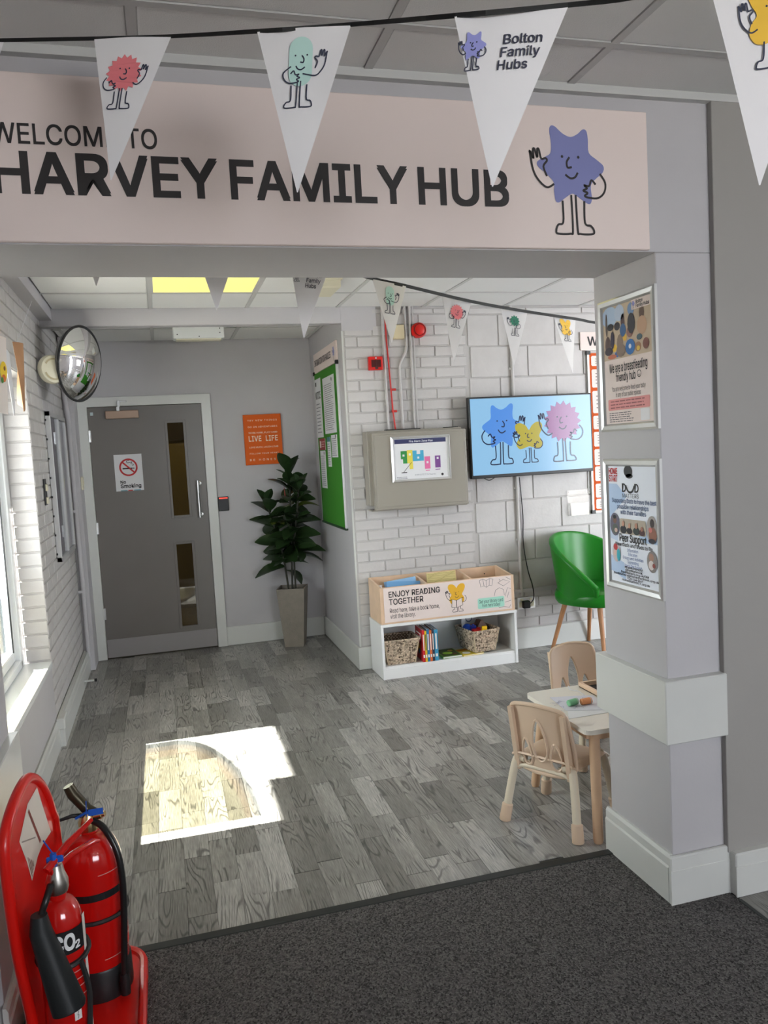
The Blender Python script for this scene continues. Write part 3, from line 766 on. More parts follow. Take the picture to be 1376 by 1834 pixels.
# ---- notice board on the bay side wall (X = XB, faces -X). local u runs -Y (left to right seen from the room)
NY0, NY1 = 6.44, 5.60
s = thing('notice_board', 'tall green felt notice board with white title strip on the side wall by the plant', 'notice board', (XB, 6.02, 1.6))
box('felt_panel', (XB - .016, NY1, .985), (XB - .001, NY0, 2.165), GREENF, s)
b = MB()
for y in (NY1, NY0): box('aluminium_edge', (XB - .02, y - .008, .98), (XB, y + .008, 2.17), SILVER, s, .002)
b.bm.free()
b = MB(); b.box((XB - .022, NY1 - .008, .975), (XB, NY0 + .008, .992), .002); b.build('bottom_rail', mat('green_edge', (.02, .06, .02), .5), s)
for y in (NY1, NY0): box('corner_cap', (XB - .024, y - .013, 2.155), (XB + .0, y + .013, 2.185), BLACK, s, .003)
ts = box('title_strip', (XB - .012, NY1 - .005, 2.172), (XB - .001, NY0 + .005, 2.322), SIGNP, s)
A = Art((XB - .012, NY0, 2.172), -UY, UZ)
A.text('INFORMATION FOR FAMILIES', (.03, .052, .66, .098), DK, bold=.012, keep=False)
figure(A, 'star', .76, .02, .10, ink(150, 150, 200)); A.build('title_print', ts)
def notice(lbl, u0, z0, u1, z1, dec=0, seed=1):
    t = thing('notice_sheet', lbl, 'paper', (XB - .017, NY0 - (u0 + u1) / 2, (z0 + z1) / 2))
    box('sheet', (XB - .0185, NY0 - u1, z0), (XB - .0165, NY0 - u0, z1), PAPER, t)
    A = Art((XB - .0185, NY0 - u0, z0), -UY, UZ); w, h = u1 - u0, z1 - z0; r = random.Random(seed); g = ink(105, 105, 115)
    if dec == 0:
        A.lines(w * .1, h * .05, w * .9, h * .88, max(4, int(h / .018)), g, th=.3, rnd=r); A.disc(w * .8, h * .93, .014, DK, 1)
    elif dec == 1:
        A.text('NOTICE', (w * .08, h * .66, w * .92, h * .78), DK, bold=.02, keep=False)
        A.lines(w * .1, h * .06, w * .9, h * .6, 9, g, th=.25, rnd=r); A.rect(w * .1, h * .88, w * .3, h * .95, DK, 1)
    elif dec == 2:
        A.rect(0, h * .84, w, h, ink(58, 120, 128), 1); A.lines(w * .1, h * .05, w * .9, h * .8, 10, g, th=.3, rnd=r)
    elif dec == 3:
        A.rect(0, 0, w, h, ink(140, 30, 28), 1); A.rect(w * .08, h * .2, w * .3, h * .8, ink(230, 225, 220), 2); A.lines(w * .4, h * .2, w * .95, h * .8, 3, ink(220, 180, 175), 2, rnd=r)
    A.build('sheet_print', t)
notice('long white poster at the left of the green board, bold heading', .02, 1.66, .245, 2.12, 1, 2)
notice('dark red leaflet between two white sheets on the green board', .07, 1.56, .30, 1.65, 3, 3)
notice('lowest white sheet on the green board, under the red leaflet', .075, 1.26, .275, 1.555, 0, 4)
notice('large white sheet at the top right of the green board', .33, 1.68, .74, 2.10, 0, 5)
notice('narrow white leaflet with teal heading on the green board', .375, 1.43, .49, 1.655, 2, 6)
notice('small white notice below the large sheet on the green board', .53, 1.50, .735, 1.665, 0, 7)

# ---- plant
px_, py_ = .95, 6.41
p = thing('potted_plant', 'tall dark-leaved rubber plant in a square stone-grey planter in the corner', 'plant', (px_, py_, 0), math.radians(-18))
def sq(h, z): return [(-h, -h, z), (h, -h, z), (h, h, z), (-h, h, z)]
b = MB(); b.rings([sq(.076, 0), sq(.112, .475), sq(.102, .475), sq(.098, .44)]); b.build('planter', POT, p, local=True)
MB().box((-.098, -.098, .425), (.098, .098, .443)).build('soil', SOIL, p, local=True)
def stem(pts, r, nm='stem'): MB().tube(smooth_path(pts, 4), r, 8).build(nm, STEM, p, local=True, smooth=True)
stems = [[(0, 0, .44), (.015, 0, .8), (.03, -.01, 1.15), (.035, -.01, 1.40)], [(-.03, .01, .44), (-.06, 0, .75), (-.12, -.01, 1.0), (-.16, -.02, 1.17)], [(.03, -.02, .44), (.04, -.03, .8), (.09, -.05, 1.1), (.11, -.06, 1.26)]]
for sp_ in stems: stem(sp_, .008)
def leaf_mesh(L_, w_, curl):
    b = MB(); V = []
    for i in range(7):
        t = i / 6; ww = w_ * math.sin(PI * min(1, t * .93 + .05)) ** .75; x = L_ * t; z = -curl * t * t * L_
        V.append([b.bm.verts.new((x, -ww / 2, z + ww * .18)), b.bm.verts.new((x, 0, z)), b.bm.verts.new((x, ww / 2, z + ww * .18))])
    for i in range(6):
        for j in range(2): b.bm.faces.new((V[i][j], V[i][j + 1], V[i + 1][j + 1], V[i + 1][j]))
    return b
protos = []
for L_, w_, c_, m_ in ((.24, .145, .30, LEAFM), (.20, .145, .5, LEAFM), (.18, .11, .15, LEAFM), (.20, .14, .6, LEAFL)):
    o = leaf_mesh(L_, w_, c_).build('leaf', m_, p, local=True, smooth=True); protos.append(o)
used = [False] * 4
def leaf(pos, az, el, roll, k, s=1):
    o = protos[k] if not used[k] else protos[k].copy()
    if used[k]: COL.objects.link(o)
    used[k] = True
    o.parent = p; o.location = pos; o.scale = (s, s, s)
    o.rotation_euler = (Matrix.Rotation(az, 3, 'Z') @ Matrix.Rotation(-el, 3, 'Y') @ Matrix.Rotation(roll, 3, 'X')).to_euler()
r = random.Random(11)
Rz = Matrix.Rotation(math.radians(-18), 3, 'Z')
for si, (z0, z1, n) in enumerate(((.72, 1.42, 34), (.62, 1.18, 24), (.70, 1.28, 22))):
    path = smooth_path(stems[si], 12); path = [Vector(q) for q in path]
    for i in range(n):
        f = i / (n - 1); z = z0 + (z1 - z0) * f
        q = min(path, key=lambda v: abs(v.z - z))
        for tr in range(14):
            az = i * 2.4 + si + r.uniform(-.4, .4) + tr * .5; el = .0 + f * .7 + r.uniform(-.35, .35)
            if f > .93: el = 1.15
            sc = r.uniform(.8, 1.05) * (1 - .18 * f)
            tip = Rz @ (q + Vector((math.cos(az) * math.cos(el), math.sin(az) * math.cos(el), math.sin(el) * .8)) * .21 * sc)
            if tip.y + py_ < YD - .075 and tip.x + px_ < XB - .07: break
        leaf(q, az, el, r.uniform(-.9, .9), 3 if r.random() < .09 else r.choice((0, 0, 1, 2)), sc)
for q, d in (((.035, -.01, 1.40), (.02, 0, .09)), ((-.16, -.02, 1.17), (-.05, 0, .09)), ((.0, -.05, 1.20), (-.005, 0, .09))):
    q = Vector(q); d = Vector(d); MB().tube([q, q + d * .5, q + d], [.006, .005, .001], 6).build('leaf_sheath', REDSH, p, local=True)

# ---- left wall fittings
m = thing('convex_mirror', 'round convex safety mirror high on the left wall by the door', 'mirror', (-.46, 5.36, 2.165))
mc = Vector((-.432, 5.33, 2.168)); mn = Vector((.88, -.45, -.15)).normalized(); Rr = .226
prof = [(Rr, 0)]; dome = .085; Rs = (Rr ** 2 + dome ** 2) / (2 * dome)
prof = [(Rr * math.sin(PI / 2 * k / 14), math.sqrt(Rs ** 2 - (Rr * math.sin(PI / 2 * k / 14)) ** 2) - (Rs - dome)) for k in range(14, -1, -1)]
MB().lathe(prof, mc, mn, 64).build('mirror_dome', MIRROR, m, smooth=True)
u = mn.orthogonal().normalized(); w = mn.cross(u)
MB().tube([mc + (u * math.cos(a) + w * math.sin(a)) * (Rr + .002) for a in [2 * PI * k / 48 for k in range(48)]], .0075, 8, closed=True).build('rubber_rim', BLACKR, m, smooth=True)
MB().lathe([(Rr - .002, -.012), (Rr - .01, -.03), (.05, -.05), (.0, -.05)], mc, mn, 40).build('back_shell', PINKW, m, smooth=True)
b = MB(); b.tube([mc - mn * .045, mc - mn * .12, Vector((XL + .012, 5.82, 2.19))], .012, 10); b.box((XL + .002, 5.78, 2.14), (XL + .014, 5.86, 2.24), .002); b.build('wall_bracket', BLACKR, m)

s = thing('smoke_sounder', 'cream half-round sounder on the left wall behind the convex mirror', 'sounder', (XL, 5.55, 2.17))
sc_ = at(91, 662, 0, XL + .075); ax = Vector((.62, -.78, 0)).normalized()
b = MB(); b.box((XL, 5.50, 2.10), (XL + .02, 5.66, 2.24), .004); b.build('back_box', BLACK, s)
MB().lathe([(.085, 0), (.085, .02), (.078, .032), (.04, .036), (0, .036)], sc_, ax, 36).build('dome', CREAMP, s, smooth=True)
A = Art(sc_ + ax * .036, Vector((-ax.y * -1, ax.x * -1, 0)) * -1 if False else Vector((.78, .62, 0)), UZ, lift=.001)
for a0 in (20, 200): A.stroke([(.06 * math.cos(math.radians(a0 + q * 10)), .06 * math.sin(math.radians(a0 + q * 10))) for q in range(14)], .011, ink(190, 176, 140), 1)
A.build('grille_slots', s)

s = thing('notice_case', 'white-framed double-door notice case on the left wall beside the door', 'notice case', (XL + .002, 5.70, 1.42))
box('case_back', (XL + .002, 5.32, .96), (XL + .012, 6.12, 1.88), mat('grey_felt', (.32, .31, .33), .8), s)
def cframe(y0, y1):
    b = MB(); 
    for a, c in (((y0, .955), (y0 + .022, 1.885)), ((y1 - .022, .955), (y1, 1.885)), ((y0, .955), (y1, .985)), ((y0, 1.855), (y1, 1.885))): b.box((XL + .002, a[0], a[1]), (XL + .032, c[0], c[1]), .002)
    f = b.build('case_door', mat('grey_alu', (.5, .5, .5), .4, .4), s)
    MB().box((XL + .018, y0 + .022, .985), (XL + .022, y1 - .022, 1.855)).build('pane', CASEGL, f)
cframe(5.30, 5.715); cframe(5.72, 6.13)
for y, z, h_, w_ in ((5.36, 1.5, .3, .2), (5.36, 1.05, .4, .2), (5.78, 1.48, .32, .22), (5.78, 1.02, .4, .25)): 
    box('pinned_sheet', (XL + .012, y, z), (XL + .014, y + w_, z + h_), mat('faded_sheet', rgb(160, 150, 160), .7), s)
for k in range(8): box('case_screw', (XL + .002, 5.288, 1.0 + k * .118), (XL + .01, 5.302, 1.012 + k * .118), BLACK, s)
s = thing('wall_switch', 'small black and white double switch on the left wall brick beside the notice case', 'switch', (XL, 5.02, 1.40))
box('back_plate', (XL + .0, 4.99, 1.325), (XL + .008, 5.07, 1.478), BLACK, s, .002)
for z in (1.35, 1.425): box('rocker', (XL + .008, 5.0, z - .018), (XL + .018, 5.06, z + .022), CREAMP, s, .003)
s = thing('light_switch', 'white light switch plate on the left wall next to the door frame', 'switch', (-.6, 6.55, 1.40))
box('plate', (-.585, 6.42, 1.36), (-.572, 6.53, 1.46), CREAMP, s, .004); box('rocker', (-.572, 6.46, 1.39), (-.567, 6.49, 1.43), CREAMP, s, .002)
struct('trim_9', (XL, 6.36, .0), (-.585, 6.66, 2.49), PLASTER, bev=.004)
s = thing('heating_pipe', 'painted vertical pipe in the corner left of the door', 'pipe', (-.62, 6.33, 0))
MB().tube([(-.625, 6.33, .12), (-.625, 6.33, 1.9), (-.64, 6.33, 2.05), (-.64, 6.33, 2.45)], .017, 12).build('pipe_run', PLASTER, s, smooth=True)
b = MB(); b.box((XL, 6.31, 1.2), (-.625, 6.35, 1.22)); b.box((XL, 6.31, .6), (-.625, 6.35, .62)); b.build('pipe_clip', PLASTER, s)
s = thing('door_stop', 'white door stop rod with black tip at the foot of the left skirting', 'door stop', (-.62, 5.86, .045))
MB().tube([(-.622, 5.86, .05), (-.55, 5.86, .05)], .007, 10).build('rod', TRIM, s, smooth=True); MB().lathe([(.011, 0), (.011, .016)], (-.555, 5.86, .05), UX, 12).build('rubber_tip', BLACKR, s); MB().lathe([(.02, 0), (.018, .004)], (-.622, 5.86, .05), UX, 12).build('flange', TRIM, s)

# papers hanging on a string by the window head
s = thing('hanging_string', 'thin string running down the left wall to the hanging papers', 'string', tuple(at(57, 539, 0, -.585)))
MB().tube([at(57, 539, 0, -.585), at(33, 605, 0, -.60), at(25, 628, 0, -.60)], .0012, 6).build('cord', PAPER, s)
def hang(name, lbl, cat, quad, m, X, bend=.02, nm='sheet'):
    P = [at(x, y, 0, X) for x, y in quad]  # tl tr br bl
    t = thing(name, lbl, cat, tuple(sum(P, Vector()) / 4))
    def fn(u, v):
        a = P[0].lerp(P[1], u); b = P[3].lerp(P[2], u); q = a.lerp(b, v); return q + UX * bend * math.sin(PI * u + v * 1.2)
    MB().sheet(fn, 8, 8, .0015).build(nm, m, t, smooth=True); return t, fn
BROWNP = mat('brown_paper', rgb(176, 132, 96), .8, bump=.3, bscale=20, var=.12, vscale=9)
t1, f1 = hang('hanging_paper', 'white paper with round yellow picture hanging in front of the window head', 'paper', ((-30, 590), (10, 605), (14, 742), (-26, 735)), mat('cream_sheet', rgb(236, 226, 220), .7), -.57, .0)
A = Art((0, 0, 0), UX, UZ); A.warp = lambda x, y, h: f1(x, y) + UX * (.003 + h)
A.disc(.80, .46, .17, ink(244, 208, 30), 1, ry=.13); A.disc(.80, .55, .10, ink(214, 110, 30), 2, ry=.05); A.disc(.72, .58, .06, ink(70, 140, 50), 3, ry=.04); A.disc(.84, .42, .05, ink(150, 90, 20), 2, ry=.03); A.build('picture_print', t1)
hang('hanging_paper', 'plain white sheet hanging behind the paper with the yellow picture', 'paper', ((4, 620), (16, 640), (28, 700), (20, 745)), PAPER, -.585, .01)
hang('paper_bag', 'crumpled brown paper hanging at the top of the window reveal', 'paper', ((22, 612), (34, 618), (42, 722), (30, 738)), BROWNP, -.60, .03)

# ================================================================== BRICK WALL ITEMS (Y = 5.43)
YW = YB - .0135
# fire panel cabinet
s = thing('control_cabinet', 'grey metal wall cabinet left of the television', 'cabinet', (1.72, YW, 1.4))
box('back_box', (1.36, YW - .12, 1.155), (2.05, YW, 1.665), GREYMET, s, .004)
b = MB(); b.box((1.385, 5.275, 1.125), (2.065, YW - .118, 1.652), .006, 2); b.box((1.40, 5.271, 1.145), (2.05, 5.277, 1.637), .003); b.build('cabinet_door', GREYMET, s)
b = MB(); b.box((1.50, 5.32, 1.665), (1.75, 5.36, 1.672)); b.box((1.93, 5.33, 1.665), (2.03, 5.36, 1.670)); b.build('cable_slot', BLACK, s)
box('bottom_lip', (1.37, 5.30, 1.118), (2.06, YW - .02, 1.127), GREYMET, s)
def snap_frame(s, O, u, v, w, h, bw, m=SILVER, d=.014):
    """four mitred frame rails round a w x h rectangle (centre O)"""
    O = Vector(O); n = Vector(u).cross(Vector(v)).normalized(); u = Vector(u); v = Vector(v)
    cs = [(-1, -1), (1, -1), (1, 1), (-1, 1)]
    b = MB()
    for i in range(4):
        a, c = cs[i], cs[(i + 1) % 4]
        def P(c_, k, t): return O + u * c_[0] * (w / 2 - k) + v * c_[1] * (h / 2 - k) + n * t
        b.rings([[P(a, 0, 0), P(a, 0, d * .7), P(a, bw * .25, d), P(a, bw * .75, d * .85), P(a, bw, d * .25), P(a, bw, 0)], [P(c, 0, 0), P(c, 0, d * .7), P(c, bw * .25, d), P(c, bw * .75, d * .85), P(c, bw, d * .25), P(c, bw, 0)]])
    return b.build('snap_frame', m, s)
s = thing('zone_plan', 'silver-framed fire alarm zone plan on the front of the grey cabinet', 'plan', (1.725, 5.27, 1.464))
O = Vector((1.725, 5.27, 1.464)); ps = box('plan_sheet', (1.52, 5.2665, 1.315), (1.93, 5.2695, 1.612), PAPER, s)
snap_frame(s, O, UX, UZ, .425, .31, .018)
A = Art(O - UY * .0035, UX, UZ)
A.rect(-.185, .105, .185, .135, ink(46, 50, 92), 1); A.text('Fire Alarm Zone Plan', (-.08, .112, .09, .129), ink(235, 235, 245), 2, bold=.01)
G1, Y1, C1, P1, V1 = ink(48, 140, 70), ink(226, 208, 80), ink(70, 165, 200), ink(222, 110, 160), ink(120, 70, 140)
A.rect(-.145, .0, -.10, .055, G1, 1); A.rect(-.13, -.03, -.10, .0, G1, 1); A.rect(-.10, -.03, -.06, .06, Y1, 1); A.rect(-.085, -.07, -.06, -.03, Y1, 1)
A.rect(-.06, -.018, .02, .055, C1, 1); A.rect(-.03, .03, -.005, .057, PAPER, 2); A.rect(.025, -.075, .065, .01, P1, 1); A.rect(.10, -.07, .14, .012, V1, 1)
for x, y in ((-.125, .025), (-.08, .03), (-.02, .005), (.045, -.03), (.12, -.005)): A.rect(x - .007, y - .007, x + .007, y + .007, PAPER, 2)
A.stroke([(-.13, -.09), (-.07, -.025)], .003, DK, 2); A.rect(-.145, -.095, -.105, -.09, DK, 1); A.lines(-.05, -.118, .11, -.106, 2, ink(130, 130, 140), th=.3); A.disc(.15, -.118, .009, DK, 1); A.lines(-.18, -.135, -.1, -.118, 2, ink(110, 110, 120), th=.4); A.rect(.03, -.088, .06, -.083, P1, 1); A.rect(.10, -.085, .135, -.08, V1, 1)
A.build('plan_print', ps)

# conduits
def conduit(lbl, pts, r=.0085, m=BRICKP, nm='cable_conduit', clips=()):
    s = thing(nm, lbl, 'conduit', tuple(pts[0]))
    MB().tube(pts, r, 10).build('conduit_run', m, s, smooth=True)
    for z in clips: x = [q[0] for q in pts if True][0]; box('clip', (x - .02, YW - r, z - .008), (x + .02, YW, z + .008), m, s, .002)
cy = YW - .011
conduit('white conduit running up from the grey cabinet, left of the red cable', [(1.548, cy, 1.665), (1.546, cy, 2.52)], clips=(2.2, 1.85))
conduit('white conduit with an offset bend near the beige box', [(1.655, cy, 1.668), (1.652, cy, 2.11), (1.66, cy, 2.13), (1.70, cy, 2.20), (1.712, cy, 2.23), (1.71, cy, 2.52)])
conduit('white conduit just left of the red alarm sounder', [(1.742, cy, 1.668), (1.745, cy, 2.52)], clips=(1.9, 2.2))
conduit('thin white conduit beside the red alarm sounder, rightmost of the four', [(1.765, cy, 1.668), (1.768, cy, 2.52)], .005)
conduit('red fire cable dropping into the grey cabinet', [(1.60, cy, 1.668), (1.588, cy, 1.8), (1.578, cy, 2.05), (1.568, cy, 2.3), (1.566, cy, 2.52)], .0055, mat('red_cable', rgb(196, 40, 30), .4), 'red_cable', clips=(1.8, 1.95))
conduit('white conduit behind the television running down to the socket', [(2.502, cy, .40), (2.505, cy, 2.09), (2.506, cy, 2.52)], .012, clips=(2.07, .82, 1.2))
# black mains lead
s = thing('power_lead', 'black power lead hanging beside the white conduit to the wall socket', 'cable', (2.53, cy, .8))
MB().tube(smooth_path([(2.524, cy, 1.28), (2.54, cy, 1.0), (2.534, cy, .8), (2.555, cy - .01, .6), (2.585, cy - .02, .47), (2.585, cy - .03, .38), (2.55, cy - .03, .34)]), .004, 8).build('lead', BLACK, s, smooth=True)
b = MB(); b.box((2.50, YW - .05, .31), (2.555, YW - .012, .365), .008, 2); b.build('plug', BLACK, s)
s = thing('wall_socket', 'metal double wall socket low on the block wall beside the book display', 'socket', (2.54, YW, .345))
box('socket_plate', (2.468, YW - .012, .30), (2.61, YW, .39), SILVER, s, .002)
for x in (2.50, 2.575):
    box('socket_insert', (x - .024, YW - .0135, .315), (x + .024, YW - .012, .355), CREAMP, s); box('rocker', (x - .01, YW - .016, .362), (x + .01, YW - .012, .38), CREAMP, s, .002)
# call point
s = thing('call_point', 'square red break-glass call point on the painted brick', 'call point', (1.478, YW, 2.131))
box('red_housing', (1.427, YW - .038, 2.085), (1.528, YW, 2.178), REDS, s, .006, seg=2)
box('window_recess', (1.445, YW - .040, 2.105), (1.512, YW - .0375, 2.155), mat('dark_red', (.06, .004, .004), .3), s); box('clear_cover_hinge', (1.476, YW - .044, 2.083), (1.481, YW - .037, 2.18), CLEARP, s); MB().lathe([(.006, 0), (.006, .003)], (1.478, YW - .04, 2.166), (0, -1, 0), 10).build('test_key', PAPER, s)
box('latch', (1.47, YW - .043, 2.092), (1.49, YW - .0385, 2.104), BLACK, s)
# sounder
s = thing('alarm_sounder', 'round red fire alarm sounder on the painted brick', 'alarm', (1.802, YW, 2.352))
MB().lathe([(.052, 0), (.052, .04), (.046, .05), (.036, .052)], (1.802, YW, 2.352), (0, -1, 0), 32).build('red_base', REDS, s, smooth=True)
MB().lathe([(.034, .05), (.034, .058), (.02, .062), (0, .062)], (1.802, YW, 2.352), (0, -1, 0), 28).build('horn', REDS, s, smooth=True)
MB().tube([(1.802 + .040 * math.cos(a), YW - .0535, 2.352 + .040 * math.sin(a)) for a in [2 * PI * k / 28 for k in range(28)]], .002, 6, closed=True).build('ring_groove', mat('dark_red', (.06, .004, .004), .3), s)
s = thing('junction_box', 'beige junction box behind the mint-figure pennant', 'junction box', (1.655, YW, 2.34))
box('box_body', (1.61, YW - .035, 2.293), (1.695, YW, 2.392), mat('beige_plastic_old', rgb(206, 192, 158), .45), s, .004); box('box_lid', (1.614, YW - .038, 2.297), (1.691, YW - .034, 2.388), MC['beige_plastic_old'], s, .002)

# television
TX0, TX1, TZ0, TZ1, TY = 2.114, 3.082, 1.292, 1.868, 5.325
s = thing('television', 'flat television on the block wall showing three cartoon-like figures', 'television', (2.6, YW, 1.58))
box('tv_body', (TX0, TY, TZ0), (TX1, TY + .045, TZ1), BLACK, s, .004)
box('wall_mount', (2.45, TY + .045, 1.45), (2.75, YW, 1.75), BLACK, s)
scr = mat('lit_screen', (.02, .02, .02), .2, emit=(*rgb(142, 194, 232), .9))
def scr_ink(r, g, b, k=.82):
    return mat('screen_%d_%d_%d' % (r, g, b), (.01, .01, .01), .2, emit=(*rgb(r, g, b), k))
sc_o = box('screen', (TX0 + .012, TY - .0015, TZ0 + .024), (TX1 - .012, TY - .0002, TZ1 - .012), scr, s)
A = Art((TX0, TY - .0015, TZ0), UX, UZ, step=.0003)
TW, TH = TX1 - TX0, TZ1 - TZ0; sl_ = scr_ink(20, 34, 70)
figure(A, 'star', .245, .095, .43, scr_ink(84, 150, 236), .0085, sl_, flip=-1, L=1)
figure(A, 'fly', .455, .095, .29, scr_ink(190, 176, 48), .007, sl_, L=4)
figure(A, 'sun', .725, .09, .45, scr_ink(160, 100, 158), .009, sl_, L=7)
A.build('screen_picture', sc_o)
b = MB(); b.tube(smooth_path([(2.22, TY + .03, 1.292), (2.26, TY + .03, 1.275), (2.30, TY + .03, 1.292)]), .003, 6); b.build('hanging_cable', BLACK, s)

# right-hand title strip and orange board
s = thing('title_board', 'pale sign beginning with W above the orange board, partly behind the pillar', 'sign', (3.45, YW, 2.25))
box('panel', (3.065, YW - .010, 2.188), (4.05, YW - .001, 2.322), SIGNP, s)
A = Art((3.065, YW - .010, 2.188), UX, UZ); A.text("WHAT'S ON", (.058, .034, .70, .098), DK, bold=.022, align='L'); A.build('lettering', s)
s = thing('orange_board', 'tall orange felt board with white cards, half hidden by the pillar', 'notice board', (3.5, YW, 1.58))
box('felt_panel', (3.128, YW - .014, .985), (4.0, YW - .001, 2.165), ORANGE2, s)
b = MB(); b.box((3.112, YW - .018, .98), (3.128, YW, 2.17), .002); b.box((3.112, YW - .018, .972), (4.0, YW, .988), .002); b.build('aluminium_edge', SILVER, s)
for z in (.98, 2.168): box('corner_cap', (3.105, YW - .02, z - .014), (3.14, YW, z + .014), BLACK, s, .002)
cards = [(2.07, 2.145), (1.91, 2.045), (1.72, 1.885), (1.60, 1.70), (1.47, 1.58), (1.33, 1.45), (1.21, 1.32), (1.085, 1.19), (1.0, 1.075)]
for i, (z0, z1) in enumerate(cards):
    lb = 'white card on the orange board, %s' % ('topmost of the column', 'second from the top', 'third from the top', 'fourth from the top', 'in the middle of the column', 'fourth from the bottom', 'third from the bottom', 'second from the bottom', 'lowest of the column')[i]
    t = thing('pinned_card', lb, 'paper', (3.25, YW - .015, (z0 + z1) / 2), group='cards in a column on the orange board')
    A = Art((3.145, YW - .0145, z0), UX, UZ, lift=0); 
    b = MB(); hh = z1 - z0
    b.prism([(0.008, 0), (.24, 0), (.248, .008), (.248, hh - .008), (.24, hh), (.008, hh), (0, hh - .008), (0, .008)], (Vector((3.145, YW - .0142, z0)), UX, UZ, -UY), 0, .0016); b.build('card', SIGNP, t)
    A = Art((3.145, YW - .0158, z0), UX, UZ); A.lines(.03, hh * .15, .22, hh * .85, 4, ink(100, 90, 90), th=.25, rnd=random.Random(i)); A.build('card_print', t)
# leaflet holder
s = thing('leaflet_holder', 'empty clear acrylic leaflet holder on the block wall below the television', 'holder', (3.0, YW, 1.05))
b = MB(); b.box((2.912, YW - .004, .962), (3.088, YW - .001, 1.155)); b.build('back_plate', CLEARP, s)
b = MB(); b.box((2.925, YW - .035, .97), (3.07, YW - .032, 1.06)); b.box((2.925, YW - .035, .967), (3.07, YW - .002, .97)); b.box((2.923, YW - .035, .967), (2.926, YW - .002, 1.06)); b.box((3.069, YW - .035, .967), (3.072, YW - .002, 1.06)); b.build('pocket', CLEARP, s)
for x in (2.93, 3.07): MB().lathe([(.005, 0), (.005, .003)], (x, YW - .004, 1.14), (0, -1, 0), 10).build('screw', CHROME, s)

# ================================================================== BOOK DISPLAY
BX0, BX1, BY0, BY1 = 1.330, 2.312, 5.105, 5.405
s = thing('book_display', 'white shelf unit topped with a birch book browser and reading sign', 'shelf unit', ((BX0 + BX1) / 2, 5.25, 0))
tw = .018
box('side_panel', (BX0, BY0, 0), (BX0 + tw, BY1, .355), WHITE, s, .001); box('side_panel', (BX1 - tw, BY0, 0), (BX1, BY1, .355), WHITE, s, .001)
box('top_panel', (BX0 - .002, BY0 - .003, .355), (BX1 + .002, BY1, .374), WHITE, s, .001)
box('shelf', (BX0 + tw, BY0 + .012, .068), (BX1 - tw, BY1 - .006, .084), WHITE, s, .001); box('plinth', (BX0 + tw, BY0 + .006, 0), (BX1 - tw, BY0 + .02, .069), WHITE, s)
box('back_panel', (BX0 + tw, BY1 - .006, .084), (BX1 - tw, BY1, .355), WHITE, s)
BZ0, BZ1 = .375, .622
br = box('browser_front', (BX0 + .006, BY0 + .001, BZ0), (BX1 - .01, BY0 + .016, BZ1), BIRCH, s, .001)
box('browser_back', (BX0 + .006, BY1 - .018, BZ0), (BX1 - .01, BY1 - .003, BZ1 + .03), BIRCH, s, .001)
for x in (BX0 + .006, 1.66, 1.985, BX1 - .028):
    b = MB(); b.hexa([(x, BY0 + .016, BZ0), (x + .015, BY0 + .016, BZ0), (x + .015, BY1 - .018, BZ0), (x, BY1 - .018, BZ0)], [(x, BY0 + .016, BZ1), (x + .015, BY0 + .016, BZ1), (x + .015, BY1 - .018, BZ1 + .03), (x, BY1 - .018, BZ1 + .03)]); b.build('divider', BIRCH, s)
box('browser_base', (BX0 + .02, BY0 + .016, BZ0), (BX1 - .03, BY1 - .018, BZ0 + .01), BIRCH, s)
sp = box('sign_panel', (BX0 + .030, BY0 - .003, BZ0 + .012), (BX1 - .033, BY0 + .001, BZ1 - .004), SIGNP, s)
A = Art((BX0 + .030, BY0 - .003, BZ0 + .012), UX, UZ)
A.text('ENJOY READING', (.035, .168, .395, .206), DK, bold=.016, keep=False); A.text('TOGETHER', (.035, .117, .275, .155), DK, bold=.016, keep=False)
A.text('Read here, take a book home,', (.038, .063, .388, .093), ink(70, 66, 70), keep=False); A.text('visit the library.', (.038, .024, .215, .054), ink(70, 66, 70), keep=False)
figure(A, 'heart', .515, .022, .19, ink(232, 178, 44), .003)
A.fill([(.475, .055), (.51, .05), (.51, .10), (.48, .108)], SIGNP, 3); A.fill([(.555, .065), (.512, .05), (.512, .10), (.55, .115)], SIGNP, 3)
for q in ([(.475, .055), (.51, .05), (.51, .10), (.48, .108), (.475, .055)], [(.555, .065), (.512, .05), (.512, .10), (.55, .115), (.555, .065)]): A.stroke(q, .003, DK, 4)
A.rrect(.665, .022, .862, .095, .01, ink(168, 220, 202), 3); A.text('Get your library card', (.675, .06, .853, .083), DK, 4, keep=False); A.text('from here today!', (.697, .032, .83, .055), DK, 4, keep=False)
def open_book(cx, cy, w):
    lw = .0022; g = ink(70, 66, 72)
    for q in ([(-1, .5), (-.5, .62), (0, .4), (.5, .62), (1, .5)], [(-1, .5), (-.85, -.45), (-.4, -.3), (0, -.55), (.4, -.3), (.8, -.4), (1, .5)], [(0, .4), (0, -.55)], [(-.5, .6), (-.35, -.3)], [(.5, .6), (.4, -.3)]): A.stroke([(cx + x * w, cy + y * w) for x, y in q], lw, g, 1)
open_book(.735, .195, .05)
for q in ([(.82, .19), (.86, .21), (.91, .19), (.86, .165), (.82, .19)], [(.80, .14), (.83, .155), (.86, .14), (.865, .10)], [(.80, .14), (.79, .10)], [(.87, .09), (.89, .15), (.915, .14)], [(.885, .08), (.90, .12)], [(.83, .215), (.84, .20)], [(.88, .225), (.915, .205)], [(.82, .015), (.86, .02), (.90, .01), (.91, .03)], [(.87, .05), (.915, .06)]): A.stroke(q, .0022, ink(70, 66, 72), 1)
A.build('sign_print', sp)
MB().lathe([(.004, 0), (.004, .004)], (2.20, BY1 - .018, .60), (0, -1, 0), 8).build('screw', BLACK, s)

